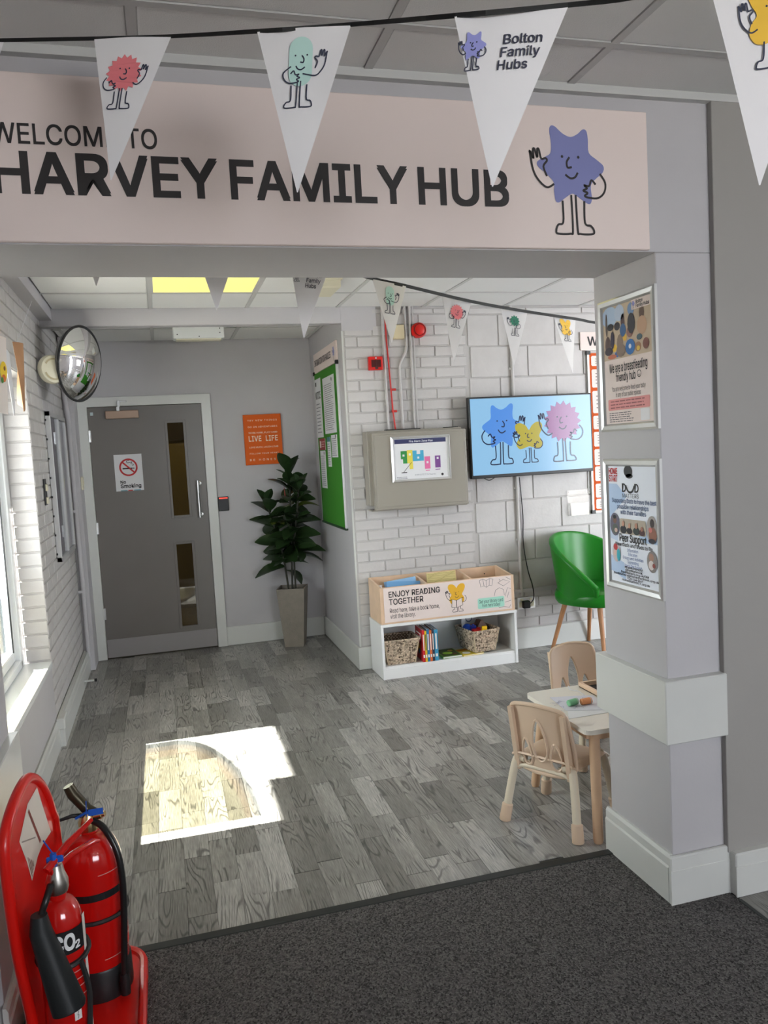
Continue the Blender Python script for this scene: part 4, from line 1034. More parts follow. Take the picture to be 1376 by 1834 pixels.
def book(lbl, a, b_, cov, rz=0, axis='x', nm='book', title=None, cat='book', group=None):
    """book as page block + cover; a,b corners in local metres around centre"""
    a = Vector(a); b_ = Vector(b_); c = (a + b_) / 2; t = thing(nm, lbl, cat, tuple(Vector((c.x, c.y, a.z))), rz, group)
    h = (b_ - a) / 2; z0, z1 = 0, b_.z - a.z; k = .002
    if axis == 'x':   # spine faces -Y
        MB().box((-h.x + k, -h.y + k, z0 + k), (h.x - k, h.y - k, z1 - k)).build('pages', PAPER, t, local=True)
        q = MB(); q.box((-h.x, -h.y, z0), (-h.x + k, h.y, z1)); q.box((h.x - k, -h.y, z0), (h.x, h.y, z1)); q.box((-h.x + k, -h.y, z0), (h.x - k, -h.y + k, z1)); q.build('cover', cov, t, local=True)
    else:             # lying flat
        MB().box((-h.x + k, -h.y + k, z0 + k), (h.x - k, h.y - k, z1 - k)).build('pages', PAPER, t, local=True)
        q = MB(); q.box((-h.x, -h.y, z0), (h.x, h.y, z0 + k)); q.box((-h.x, -h.y, z1 - k), (h.x, h.y, z1)); q.box((-h.x, -h.y, z0 + k), (-h.x + k, h.y, z1 - k)); q.build('cover', cov, t, local=True)
    return t, h, z1
bc = [('red picture book with a yellow spine edge, leftmost of the upright books', rgb(206, 42, 48), .016), ('yellow upright book next to the red one', rgb(236, 196, 50), .014), ('blue upright book between yellow and orange ones', rgb(40, 120, 170), .018), ('orange upright book in the row on the white shelf', rgb(226, 116, 60), .016), ('white-spined dark blue upright book right of the orange one', rgb(50, 60, 80), .016), ('light blue upright book, rightmost of the row', rgb(64, 150, 190), .026)]
x = 1.622
for i, (lb, c, w_) in enumerate(bc):
    cm = mat('book_cover_%d' % i, c, .35)
    t, h, z1 = book(lb, (x, 5.115, .085), (x + w_, 5.30, .305 - (i % 2) * .006), cm, math.radians(-3), group='upright books on the white shelf')
    A = Art((0, -h.y - .0004, 0), UX, UZ); A.rect(-h.x * .6, .03, h.x * .6, .05, ink(240, 240, 235), 1); A.rect(-h.x * .4, .08, h.x * .4, .19, ink(245, 235, 225) if i != 1 else ink(60, 120, 60), 1); A.build('spine_print', t, local=True)
    if i == 0:
        A = Art((-h.x - .0004, h.y, 0), -UY, UZ); A.rect(.03, .14, .15, .19, ink(240, 230, 230), 1); A.rect(.03, .17, .13, .18, RED, 2); A.disc(.09, .08, .04, ink(240, 180, 60), 1); A.disc(.10, .06, .02, ink(60, 120, 170), 2); A.build('cover_print', t, local=True)
    x += w_ + .001
t, h, z1 = book('green picture book lying flat on the white shelf', (1.765, 5.13, .085), (1.905, 5.33, .10), mat('green_cover', rgb(96, 140, 40), .35), 0, 'z')
A = Art((0, 0, z1), UX, UY); A.rect(-.06, -.09, .06, .09, ink(70, 80, 40), 1); A.disc(-.01, -.02, .035, ink(150, 190, 60), 2); A.disc(.03, .04, .02, ink(200, 160, 60), 2); A.disc(.03, -.06, .015, ink(120, 60, 40), 2); A.build('cover_print', t, local=True)
t, h, z1 = book('yellow picture book lying flat under the right basket', (1.90, 5.13, .085), (2.06, 5.30, .094), mat('yellow_cover', rgb(228, 200, 60), .35), math.radians(8), 'z')
A = Art((0, 0, z1), UX, UY); A.disc(-.03, -.03, .03, ink(240, 235, 225), 1); A.rect(-.07, .03, .06, .07, ink(200, 120, 40), 1); A.build('cover_print', t, local=True)
# contents of the browser
t, h, z1 = book('blue magazine leaning in the left bay of the book browser', (1.40, 5.16, .41), (1.64, 5.18, .640), mat('blue_cover', rgb(110, 160, 205), .35), 0); t.rotation_euler = (-.25, math.radians(4), 0)
t, h, z1 = book('second blue magazine behind the first in the left bay', (1.43, 5.205, .41), (1.655, 5.22, .650), mat('blue_cover2', rgb(140, 180, 215), .35), 0); t.rotation_euler = (-.2, math.radians(-5), 0)
t, h, z1 = book('white leaflet at the left end of the book browser', (1.352, 5.15, .41), (1.392, 5.156, .632), PAPER, 0); t.rotation_euler = (-.3, math.radians(-3), 0)
t, h, z1 = book('yellow woodgrain-patterned book standing in the middle bay', (1.715, 5.20, .41), (1.925, 5.215, .672), mat('straw_cover', rgb(214, 200, 140), .4), 0); t.rotation_euler = (-.12, math.radians(-1), 0)
A = Art((0, -h.y - .0004, 0), UX, UZ); 
for k in range(7): A.stroke([(-.1 + q * .02, .256 - k * .009 - .004 * math.sin(q + k)) for q in range(11)], .0018, ink(150, 130, 70), 1)
A.build('cover_print', t, local=True)

def basket(lbl, cx, cy, z, tx, ty, bx, by, H, rz, handle=True, group=None):
    t = thing('wicker_basket', lbl, 'basket', (cx, cy, z), rz, group)
    def rr(hx, hy, zz, n=3, wob=0, ph=0):
        p = []; r_ = .02
        for sx, sy, a in ((1, 1, 0), (-1, 1, 90), (-1, -1, 180), (1, -1, 270)):
            for k in range(n + 1):
                q = math.radians(a + 90 * k / n); p.append(Vector((sx * (hx - r_) + r_ * math.cos(q), sy * (hy - r_) + r_ * math.sin(q), zz)))
        # subdivide
        o = []
        for i in range(len(p)):
            a_, b_ = p[i], p[(i + 1) % len(p)]; m_ = max(1, int((b_ - a_).length / .011))
            for k in range(m_): o.append(a_.lerp(b_, k / m_))
        for i, v in enumerate(o):
            if wob: d = Vector((v.x, v.y, 0)).normalized(); v += d * wob * (1 if (i // 1 + ph) % 2 else -1)
        return o
    b = MB(); n = int(H / .0105)
    for k in range(n):
        f = (k + .5) / n; hx = bx + (tx - bx) * f; hy = by + (ty - by) * f
        b.tube(rr(hx, hy, H * f, 3, .0022, k), .0052, 5, closed=True)
    o = b.build('woven_strands', WICKER, t, local=True); o['kind'] = 'stuff'
    b = MB(); q = [(bx + (tx - bx) * f, by + (ty - by) * f, H * f) for f in (0, 1)]
    A_ = [[Vector((sx * (x_ - .004), sy * (y_ - .004), z_)) for sx, sy in ((-1, -1), (1, -1), (1, 1), (-1, 1))] for x_, y_, z_ in q]
    b.rings(A_, cap=False); b.bm.faces.new([b.bm.verts.new(v + Vector((0, 0, .003))) for v in A_[0]]); b.build('lining', mat('dark_wicker', (.12, .08, .05), .8), t, local=True)
    MB().tube(rr(tx + .002, ty + .002, H, 3, .001), .0075, 7, closed=True).build('rim', WICKER, t, local=True)
    b = MB()
    for sx, sy in ((-1, -1), (1, -1), (1, 1), (-1, 1)): b.tube([(sx * (bx - .004), sy * (by - .004), 0), (sx * (tx - .004), sy * (ty - .004), H)], .006, 6)
    b.build('corner_post', mat('twisted_paper_cord', rgb(196, 178, 150), .8), t, local=True)
    return t
basket('left seagrass basket on the white shelf, empty', 1.478, 5.235, .086, .125, .11, .095, .09, .165, math.radians(-2), group=None)
b2 = basket('right seagrass basket on the white shelf, full of toys', 2.07, 5.255, .098, .105, .135, .08, .11, .15, math.radians(8))
g = MB(); g.box((-.028, -.128, .098), (.028, -.112, .125), .003); o = g.build('handle_gap', mat('red_toy', rgb(190, 30, 24), .35), b2, local=True); o['label'] = 'red toy showing through the handle gap'
def toy(lbl, c, m_, fn, nm='toy_brick'):
    t = thing(nm, lbl, 'toy', c, random.uniform(-.5, .5), 'toys in the right basket'); fn(t, m_); return t
toy('yellow ribbed toy at the front of the toy basket', (2.085, 5.15, .235), mat('yellow_toy', rgb(240, 190, 30), .35), lambda t, m_: (MB().box((-.018, -.01, -.045), (.018, .014, .04), .005, 2).build('body', m_, t, local=True), MB().box((-.021, -.013, -.03), (.021, .017, -.015), .003).build('rib', m_, t, local=True), MB().box((-.021, -.013, .0), (.021, .017, .014), .003).build('rib', m_, t, local=True)), 'toy_figure')
toy('blue toy ball in the toy basket', (2.0, 5.26, .245), mat('blue_toy', rgb(30, 70, 170), .3), lambda t, m_: (MB().lathe([(.035 * math.sin(PI * k / 10), -.035 * math.cos(PI * k / 10)) for k in range(11)], n=20).build('ball', m_, t, local=True, smooth=True), MB().lathe([(.0355, -.004), (.0355, .004)], n=20).build('seam', m_, t, local=True)), 'toy_ball')
toy('red toy block in the toy basket', (2.06, 5.20, .225), mat('red_toy', rgb(190, 30, 24), .35), lambda t, m_: (MB().box((-.045, -.03, -.03), (.04, .03, .025), .006, 2).build('block', m_, t, local=True), MB().lathe([(.012, 0), (.012, .01)], (0, 0, .024), n=14).build('stud', m_, t, local=True)))
toy('dark blue toy block in the toy basket beside the yellow toy', (2.035, 5.235, .25), mat('navy_toy', rgb(36, 50, 140), .35), lambda t, m_: (MB().box((-.02, -.02, -.02), (.02, .02, .02), .005, 2).build('block', m_, t, local=True), MB().lathe([(.008, 0), (.008, .008)], (0, 0, .02), n=12).build('stud', m_, t, local=True)))
toy('orange toy block at the back of the toy basket', (2.08, 5.29, .25), mat('orange_toy', rgb(220, 110, 30), .35), lambda t, m_: (MB().box((-.04, -.02, -.02), (.03, .02, .018), .005, 2).build('block', m_, t, local=True), MB().lathe([(.008, 0), (.008, .008)], (0, 0, .017), n=12).build('stud', m_, t, local=True)))
toy('brown wooden roof-shaped toy in the toy basket', (2.10, 5.27, .265), mat('brown_toy', rgb(90, 60, 44), .5), lambda t, m_: MB().hexa([(-.05, -.03, -.03), (.05, -.03, -.03), (.05, .03, -.03), (-.05, .03, -.03)], [(-.01, -.03, .03), (.01, -.03, .03), (.01, .03, .03), (-.01, .03, .03)]).build('roof', m_, t, local=True), 'toy_roof')
t = thing('paper_tag', 'white paper with a printed mark sticking out of the toy basket', 'paper', (2.035, 5.33, .27)); box('sheet', (1.985, 5.33, .24), (2.09, 5.332, .345), PAPER, t)
A = Art((2.04, 5.329, .30), UX, UZ); A.ring(0, 0, .022, .006, ink(70, 90, 120), 1); A.rect(-.012, .025, .012, .035, DK, 1); A.build('sheet_print', t)

# ================================================================== GREEN CHAIR
def green_chair(loc, rz, lbl):
    t = thing('tub_chair', lbl, 'chair', loc, rz)   # faces -Y locally
    def shell(u, v):
        a = math.radians(-128 + 256 * u)          # 0 = back (+Y)
        back = .5 + .5 * math.cos(a * 1.18); back = back if abs(a) < math.radians(150) else 0
        e = min(1, abs(a) / math.radians(128)); ztop = .84 - .33 * (e ** 2.2)
        zb = .40
        z = zb + (ztop - zb) * v; rr = .245 + .052 * v
        fx, fy = math.sin(a), math.cos(a)
        return (fx * rr * 1.1, fy * rr * (.98 if fy > 0 else 1.05) + .0, z)
    MB().sheet(shell, 40, 8, -.038).build('backrest', GREENL, t, local=True, smooth=True)
    pts = [shell(i / 40, 1) for i in range(41)]; pts = [Vector(q) * 1 + Vector((-math.sin(math.radians(-128 + 256 * i / 40)) * .018, -math.cos(math.radians(-128 + 256 * i / 40)) * .018, 0)) for i, q in enumerate(pts)]
    MB().tube(pts, .021, 10).build('rolled_edge', GREENL, t, local=True, smooth=True)
    for i in (0, 40):
        a = Vector(shell(i / 40, 1)); c = Vector(shell(i / 40, 0)); a_ = math.radians(-128 + 256 * i / 40); d = Vector((-math.sin(a_), -math.cos(a_), 0)) * .018
        MB().tube([a + d, c + d], .021, 10).build('arm_front', GREENL, t, local=True, smooth=True)
    # seat cushion
    def ringp(z, k): return [(k * .275 * (abs(math.cos(q)) ** .8) * (1 if math.cos(q) > 0 else -1), k * (.255 if math.sin(q) > 0 else .285) * (abs(math.sin(q)) ** .8) * (1 if math.sin(q) > 0 else -1), z) for q in [2 * PI * j / 40 for j in range(40)]]
    MB().rings([ringp(.365, .80), ringp(.375, .93), ringp(.40, .99), ringp(.44, 1.0), ringp(.465, .96), ringp(.478, .85), ringp(.482, .5), ringp(.482, .05)]).build('seat', GREENL, t, local=True, smooth=True)
    for sx in (-1, 1):
        for sy in (-1, 1):
            MB().tube([(sx * .15, sy * .14, .385), (sx * .235, sy * .225, 0)], [.019, .012], 14).build('leg', OAK, t, local=True, smooth=True)
    return t
green_chair((2.93, 5.115, 0), math.radians(26), 'green vinyl tub chair with oak legs against the block wall')

# ================================================================== CHILDREN'S TABLE AND CHAIRS
def kid_chair_parts(t):
    W2 = .152; SH = .275; BZ = .515
    # backrest panel with three openings
    out_ = [(-.10, -.012), (-.150, .015), (-.158, .05), (-.156, .12), (-.146, .20), (-.135, .232), (-.10, .246), (0, .255), (.10, .246), (.135, .232), (.146, .20), (.156, .12), (.158, .05), (.150, .015), (.10, -.012)]
    loop0 = closed_smooth([(x * .88, y) for x, y in out_], 3)
    def oval(cx, cy, a, b_, n=20, sk=0): return [(cx + a * math.cos(2 * PI * k / n) * (1 - .35 * math.sin(2 * PI * k / n)), cy + b_ * math.sin(2 * PI * k / n)) for k in range(n)]
    holes = [oval(0, .115, .032, .082), oval(-.066, .06, .023, .052), oval(.066, .06, .023, .052)]
    pts = []; edges = []
    for lp in [loop0] + holes:
        b0 = len(pts); pts += lp; edges += [(b0 + i, b0 + (i + 1) % len(lp)) for i in range(len(lp))]
    for i in range(-7, 8):
        for j in range(0, 13): pts.append((i * .021, .005 + j * .02))
    def inside(p_, lp):
        c = False
        for i in range(len(lp)):
            (x0, y0), (x1, y1) = lp[i - 1], lp[i]
            if (y0 > p_[1]) != (y1 > p_[1]) and p_[0] < (x1 - x0) * (p_[1] - y0) / (y1 - y0) + x0: c = not c
        return c
    ov, oe, of = delaunay_2d_cdt([Vector(q) for q in pts], edges, [], 0, 1e-5)[:3]
    def bend(x, y, off=0):
        yy = -.128 - .045 * (y / .255) + 1.3 * x * x   # lean back, wrap forward at the sides
        return Vector((x, yy + off, .238 + y * 1.08))
    b = MB(); V = [b.bm.verts.new(bend(q.x, q.y)) for q in ov]
    fs = []
    for f in of:
        c = sum((ov[i] for i in f), Vector((0, 0))) / len(f)
        if inside(c, loop0) and not any(inside(c, h_) for h_ in holes): fs.append(b.bm.faces.new([V[i] for i in f]))
    for v in [v for v in b.bm.verts if not v.link_faces]: b.bm.verts.remove(v)
    b.bm.normal_update(); bmesh.ops.solidify(b.bm, geom=fs, thickness=.006)
    bk = b.build('backrest', KIDPL, t, local=True, smooth=True)
    b = MB(); b.tube([bend(*q) for q in loop0], .0085, 8, closed=True)
    for h_ in holes: b.tube([bend(*q) for q in h_], .0055, 6, closed=True)
    b.build('moulded_rim', KIDPL, t, local=True, smooth=True)
    for x in (-.118, .118):
        b = MB(); R_ = []
        for j in range(9):
            y = -.02 + .25 * j / 8; q = bend(x, y, -.012); R_.append([q + Vector((-.009, -.010, 0)), q + Vector((.009, -.010, 0)), q + Vector((.009, .014, 0)), q + Vector((-.009, .014, 0))])
        b.rings(R_); b.build('back_rib', KIDPL, t, local=True, smooth=True)
    def seat(u, v):
        x = (u - .5) * 2; y = v; w_ = .148 * (1 - .06 * (2 * v - 1) ** 4); yy = -.135 + .29 * v
        z = SH - .006 * (1 - x * x) * math.sin(PI * v) - .028 * max(0, v - .8) / .2 * max(0, v - .8) / .2 + .02 * max(0, .12 - v) / .12
        k = 1 - .12 * max(0, abs(x) - .8) / .2
        return (x * w_, yy * 1, z - .012 * max(0, abs(x) - .85) / .15)
    MB().sheet(seat, 14, 14, .008).build('seat', KIDPL, t, local=True, smooth=True)
    feet = {}
    for sx in (-1, 1):
        for sy, yt, yb in ((-1, -.115, -.165), (1, .115, .155)):
            top = Vector((sx * .118, yt, SH - .015)); bot = Vector((sx * .168, yb, .0)); kn = Vector((sx * .135, yt + (yb - yt) * .2, SH - .05))
            f = bot.lerp(kn, .30)
            lg = MB().tube(smooth_path([top - Vector((sx * .03, 0, 0)), top, kn, bot.lerp(kn, .2)], 4), .0168, 14).build('leg', KIDMET, t, local=True, smooth=True)
            MB().tube([bot, bot.lerp(kn, .02), bot.lerp(kn, .30), bot.lerp(kn, .32)], [.020, .0235, .0225, .0172], 18).build('foot_cap', KIDPL, lg, local=True, smooth=True)
    b = MB()
    b.tube(smooth_path([(-.13, -.122, .222), (-.08, -.122, .236), (.08, -.122, .236), (.13, -.122, .222)], 4), .009, 10); b.tube([(-.12, .10, .245), (.12, .10, .245)], .009, 10)
    b.tube([(-.07, -.12, .25), (-.07, .11, .25)], .009, 8); b.tube([(.07, -.12, .25), (.07, .11, .25)], .009, 8)
    b.build('seat_frame', KIDMET, t, local=True, smooth=True)
    return t
A0, B0 = Vector((1.245, 2.968)), Vector((1.430, 2.668))
mid = (A0 + B0) / 2; dr_ = Vector((B0.x - A0.x, B0.y - A0.y)); fwd = Vector((-dr_.y, dr_.x)).normalized()  # facing the table
if fwd.x < 0: fwd = -fwd
rzc = math.atan2(fwd.y, fwd.x) - PI / 2
ctr = mid + fwd * .165
kc = kid_chair_parts(thing('kids_chair', 'beige moulded children\'s chair seen from behind, nearest to the pillar', 'chair', (ctr.x, ctr.y, 0), rzc, 'children\'s chairs at the small table'))
def dup(root, loc, rz, label):
    r_ = root.copy(); COL.objects.link(r_); r_.location = loc; r_.rotation_euler = (0, 0, rz); r_['label'] = label
    for c in list(root.children):
        d = c.copy(); COL.objects.link(d); d.parent = r_
        for g_ in c.children: e = g_.copy(); COL.objects.link(e); e.parent = d
    return r_
dup(kc, (1.93, 3.44, 0), PI + .10, 'beige moulded children\'s chair on the far side of the small table')

TH_ = .45
t = thing('kids_table', 'low cream-topped children\'s table with round beech legs beside the pillar', 'table', (1.78, 2.90, 0))
def rpoly(x0, y0, x1, y1, r_, n=5):
    p_ = []
    for cx, cy_, a in ((x1 - r_, y1 - r_, 0), (x0 + r_, y1 - r_, 90), (x0 + r_, y0 + r_, 180), (x1 - r_, y0 + r_, 270)):
        for k in range(n + 1): q = math.radians(a + 90 * k / n); p_.append((cx + r_ * math.cos(q), cy_ + r_ * math.sin(q)))
    return p_
fr_ = (Vector((0, 0, 0)), UX, UY, UZ)
TA = rpoly(1.452, 2.63, 2.15, 3.155, .03)
b = MB(); b.prism(TA, fr_, TH_ - .018, TH_); b.build('table_top', TABTOP, t)
b = MB(); b.box((1.50, 2.66, TH_ - .05), (2.10, 2.68, TH_ - .018)); b.box((1.50, 3.105, TH_ - .05), (2.10, 3.125, TH_ - .018)); b.box((1.48, 2.68, TH_ - .05), (1.50, 3.105, TH_ - .018)); b.box((2.1, 2.68, TH_ - .05), (2.12, 3.105, TH_ - .018)); b.build('apron', KIDWOOD, t)
for tx, ty, fx, fy in ((1.515, 2.685, 1.500, 2.655), (1.515, 3.10, 1.51, 3.21), (2.09, 2.69, 2.11, 2.66), (2.09, 3.10, 2.10, 3.2)):
    MB().tube([(tx, ty, TH_ - .02), (fx, fy, .012), (fx, fy, 0)], [.021, .0195, .016], 16).build('leg', KIDWOOD, t, smooth=True)
# things on the table
def flat(lbl, nm, pts, z, m_, cat='paper'):
    P = [Vector(q) for q in pts]; c = sum(P, Vector((0, 0))) / len(P); t = thing(nm, lbl, cat, (c.x, c.y, z))
    b = MB(); b.prism([tuple(q) for q in pts], fr_, z, z + .0012); b.build('sheet', m_, t); return t, c
def tp(x, y, z=TH_): q = at(x, y, 2, z); return (q.x, q.y)
tt, c = flat('lower drawing sheet at the near edge of the small table', 'drawing_sheet', [tp(1019, 1288), tp(1014, 1258), tp(1085, 1255), tp(1093, 1276)], TH_ + .0005, PAPER)
tt, c = flat('white sheet with pencil drawings under the chalks', 'drawing_sheet', [tp(1014, 1274), tp(985, 1250), tp(1062, 1246), tp(1098, 1272)], TH_ + .002, mat('drawing_paper', (.68, .68, .75), .7))
q0 = tp(1040, 1262); A = Art((q0[0], q0[1], TH_ + .0032), UX, UY); r = random.Random(5)
for k in range(26):
    x, y = r.uniform(-.10, .06), r.uniform(-.06, .07); A.stroke([(x, y), (x + r.uniform(-.02, .02), y + r.uniform(-.012, .012)), (x + r.uniform(-.02, .02), y + r.uniform(-.012, .012))], .0012, ink(90, 90, 140), 0)
A.build('pencil_marks', tt)
def chalk(lbl, x, y, c, rz):
    q = at(x, y, 2, TH_ + .016); t = thing('chalk_stick', lbl, 'chalk', (q.x, q.y, TH_ + .0035), rz, None)
    MB().lathe([(.010, 0), (.0125, .002), (.013, .025), (.0135, .046), (.011, .048)], (-.024, 0, .0135), UX, 20).build('stick', mat('chalk_' + lbl[:6].strip(), c, .8, bump=.2, bscale=200), t, local=True, smooth=True)
    MB().lathe([(.0137, 0), (.0137, .003)], (.016, 0, .0135), UX, 20).build('worn_band', mat('chalk_dust', (.6, .6, .6), .9), t, local=True)
chalk('green chalk stick lying on the drawings', 1026, 1258, rgb(130, 196, 150), .25); chalk('orange chalk stick beside the green one', 1050, 1256, rgb(240, 164, 112), .05)
t = thing('craft_tray', 'wooden-edged tray with black bottom holding pale sticks, on the small table', 'tray', (1.80, 3.02, TH_))
x0, y0, x1, y1 = 1.70, 2.76, 2.02, 3.13
box('tray_base', (x0, y0, TH_), (x1, y1, TH_ + .004), BLACKR, t)
b = MB(); b.box((x0, y0, TH_), (x0 + .012, y1, TH_ + .022)); b.box((x1 - .012, y0, TH_), (x1, y1, TH_ + .022)); b.box((x0 + .012, y0, TH_), (x1 - .012, y0 + .012, TH_ + .022)); b.box((x0 + .012, y1 - .012, TH_), (x1 - .012, y1, TH_ + .022)); b.build('tray_rim', BIRCH, t)
r = random.Random(9); b = MB()
for k in range(26):
    x, y, a = r.uniform(x0 + .05, x1 - .05), r.uniform(y0 + .06, y1 - .05), r.uniform(-.6, .6); b.tube([(x - .03 * math.cos(a), y - .03 * math.sin(a), TH_ + .008 + k * .0003), (x + .03 * math.cos(a), y + .03 * math.sin(a), TH_ + .008 + k * .0003)], .0016, 5)
tag(b.build('craft_sticks', mat('pale_stick', rgb(220, 214, 196), .7)), 'pale craft sticks heaped in the black tray', 'sticks', kind='stuff')
s = thing('white_string', 'loose white string lying across the table top', 'string', (*tp(1033, 1234), TH_))
MB().tube(smooth_path([(*tp(1018, 1229), TH_ + .002), (*tp(1022, 1236), TH_ + .002), (*tp(1036, 1239), TH_ + .002), (*tp(1047, 1246), TH_ + .002)]), .0018, 6).build('cord', PAPER, s)

# ================================================================== POSTERS ON THE PILLAR (X = XP, faces -X): u runs -Y
def poster(lbl, zc, h, w, nm='framed_poster'):
    s = thing(nm, lbl, 'poster', (XP, 2.378, zc)); O = Vector((XP, 2.378, zc)); u = -UY
    box('poster_sheet', (XP - .004, 2.378 - w / 2 + .012, zc - h / 2 + .012), (XP - .001, 2.378 + w / 2 - .012, zc + h / 2 - .012), PAPER, s)
    snap_frame(s, O, u, UZ, w, h, .026)
    return s, Art(O - UX * .004, u, UZ)
PH, PWd = .447, .336
s, A = poster('upper silver-framed poster about breastfeeding on the pillar', 1.780, PH, PWd)
w2, h2 = PWd / 2 - .026, PH / 2 - .026
A.rect(-w2, -h2, w2, h2, SIGNP, 0)
A.rect(-w2, .02, w2, h2, ink(196, 176, 152), 1)      # photograph
phc = [(-.10, .165, .05, .035, (176, 196, 222)), (-.04, .170, .03, .028, (186, 200, 222)), (.03, .172, .02, .02, (120, 150, 190)), (-.095, .13, .02, .012, (50, 48, 52)), (-.055, .128, .018, .014, (54, 50, 56)), (-.02, .135, .012, .03, (90, 70, 70)), (-.02, .11, .018, .022, (60, 96, 140)), (.03, .125, .022, .034, (52, 50, 58)), (.02, .10, .02, .02, (150, 110, 100)), (.09, .15, .014, .026, (104, 82, 70)), (.09, .11, .028, .03, (196, 160, 132)), (-.085, .085, .012, .030, (62, 54, 72)), (-.115, .07, .018, .032, (96, 76, 72)), (-.11, .05, .026, .014, (60, 52, 60)), (-.04, .07, .018, .03, (138, 118, 104)), (-.035, .045, .028, .022, (134, 116, 104)), (-.075, .058, .015, .013, (232, 188, 60)), (-.01, .085, .012, .012, (224, 180, 70)), (.02, .05, .028, .026, (44, 108, 176)), (.02, .052, .008, .008, (220, 228, 240)), (.065, .045, .018, .016, (160, 120, 90)), (.066, .04, .01, .008, (226, 190, 80)), (.11, .05, .018, .018, (120, 72, 62)), (.075, .075, .016, .010, (86, 108, 118)), (-.06, .035, .014, .010, (58, 110, 180)), (-.09, .030, .028, .008, (196, 116, 90)), (-.12, .14, .006, .04, (92, 80, 78))]
for x, y, a, b_, c in phc: A.disc(x, y, a, ink(*c), 2 + (phc.index((x, y, a, b_, c)) % 4), ry=b_, n=12)
A.rect(.035, h2 - .032, w2, h2, SIGNP, 7); A.text('Bolton', (.062, h2 - .015, .10, h2 - .004), DK, 8, keep=False, bold=.02); A.text('Family Hubs', (.062, h2 - .028, .135, h2 - .017), DK, 8, keep=False, bold=.02); figure(A, 'star', .048, h2 - .028, .024, ink(140, 140, 200), L=8, face=False)
A.text('We are a breastfeeding', (-.112, -.024, .112, .006), DK, 2, keep=False, bold=.01); A.text('friendly hub', (-.072, -.056, .045, -.028), DK, 2, keep=False, bold=.01); A.ring(.066, -.041, .011, .0025, DK, 2, 16); A.stroke([(.060, -.043), (.066, -.048), (.072, -.043)], .002, DK, 3)
gr = ink(90, 84, 88)
A.text('You are welcome to feed your baby', (-.10, -.088, .10, -.072), gr, 2, keep=False); A.text('in any of our public spaces', (-.075, -.108, .072, -.092), gr, 2, keep=False)
A.rrect(-.125, -.152, .122, -.114, .005, ink(226, 150, 148), 2); A.lines(-.11, -.149, .11, -.117, 3, ink(150, 90, 92), 3, .35)
A.lines(-.12, -.194, .04, -.158, 5, gr, 2, .35)
A.rrect(.068, -.193, .118, -.155, .004, ink(236, 234, 236), 2)
A.build('poster_print', s)

s, A = poster('lower silver-framed poster about dads and peer support on the pillar', 1.234, .455, PWd)
h2 = .455 / 2 - .026
A.rect(-w2, -h2, w2, h2, ink(236, 240, 250), 0)
LB = ink(184, 206, 236)
A.fill([(-w2, h2 - .06), (-.09, h2 - .06), (-.03, .10), (-w2, .02)], LB, 1); A.fill([(-w2, .02), (-.10, .0), (-.09, -.06), (-w2, -.05)], ink(206, 220, 242), 1); A.fill([(.02, -.02), (w2, .01), (w2, -.05), (.06, -.05)], LB, 1); A.fill([(-w2, -.11), (-.06, -.13), (-.05, -.19), (-w2, -.165)], LB, 1)
RD = ink(206, 50, 46); BL = ink(52, 92, 160)
A.text('HOME', (-.138, h2 - .026, -.085, h2 - .006), RD, 2, bold=.03, keep=False); A.text('START', (-.138, h2 - .052, -.085, h2 - .030), RD, 2, bold=.03, keep=False)
A.disc(-.018, h2 - .016, .026, ink(26, 26, 28), 2, ry=.02); A.disc(-.012, h2 - .032, .022, ink(26, 26, 28), 2, ry=.008)
A.text('D', (-.057, h2 - .086, -.034, h2 - .058), DK, 2, bold=.02, keep=False); A.text('D', (.018, h2 - .086, .041, h2 - .058), DK, 2, bold=.02, keep=False)
A.stroke([(-.034, h2 - .064), (-.022, h2 - .082), (-.008, h2 - .087), (.006, h2 - .082), (.018, h2 - .064)], .007, DK, 3, True)
A.text('MATTERS', (-.057, h2 - .106, .041, h2 - .092), ink(70, 66, 70), 2, keep=False)
for tx, z, h_, a, b_ in (('Supporting Dads to have the best', .077, .015, -.122, .140), ('possible relationships', .057, .015, -.09, .095), ('with their families', .038, .015, -.072, .08)): A.text(tx, (a, z, b_, z + h_), ink(70, 96, 140), 3, keep=False, bold=.01)
def photo(cx, cz, rx, rz, base, blobs, rect=False):
    if rect: A.rrect(cx - rx, cz - rz, cx + rx, cz + rz, .009, ink(*base), 4)
    else: A.disc(cx, cz, rx, ink(*base), 4, ry=rz, n=24)
    for i, (x, z, a, b_, c) in enumerate(blobs): A.disc(cx + x, cz + z, a, ink(*c), 5 + i, ry=b_, n=12)
photo(-.108, .0, .031, .040, (104, 100, 118), [(0, .016, .012, .014, (120, 88, 76)), (0, .026, .011, .007, (30, 28, 32)), (.002, -.016, .018, .018, (92, 98, 90)), (.008, -.02, .01, .008, (206, 176, 166))])
photo(.0, -.003, .078, .026, (186, 174, 156), [(-.055, -.012, .02, .014, (26, 26, 32)), (-.018, -.014, .018, .011, (34, 28, 34)), (.024, -.012, .02, .013, (28, 44, 40)), (.056, -.014, .016, .011, (70, 34, 38)), (-.054, .009, .008, .010, (200, 150, 126)), (-.016, .004, .007, .009, (196, 146, 124)), (.025, .006, .008, .010, (190, 140, 116)), (.058, -.002, .007, .008, (176, 120, 100))], True)
photo(.112, -.004, .031, .046, (168, 160, 156), [(.002, .022, .012, .015, (52, 36, 32)), (.004, -.016, .022, .026, (150, 98, 76)), (-.008, .0, .010, .009, (206, 118, 110)), (0, -.036, .02, .008, (40, 34, 50))])
A.text('Peer Support', (-.082, -.056, .078, -.030), DK, 4, keep=False, bold=.015); A.text('New Dads and Dads to Be', (-.108, -.073, .112, -.061), DK, 4, keep=False, bold=.012)
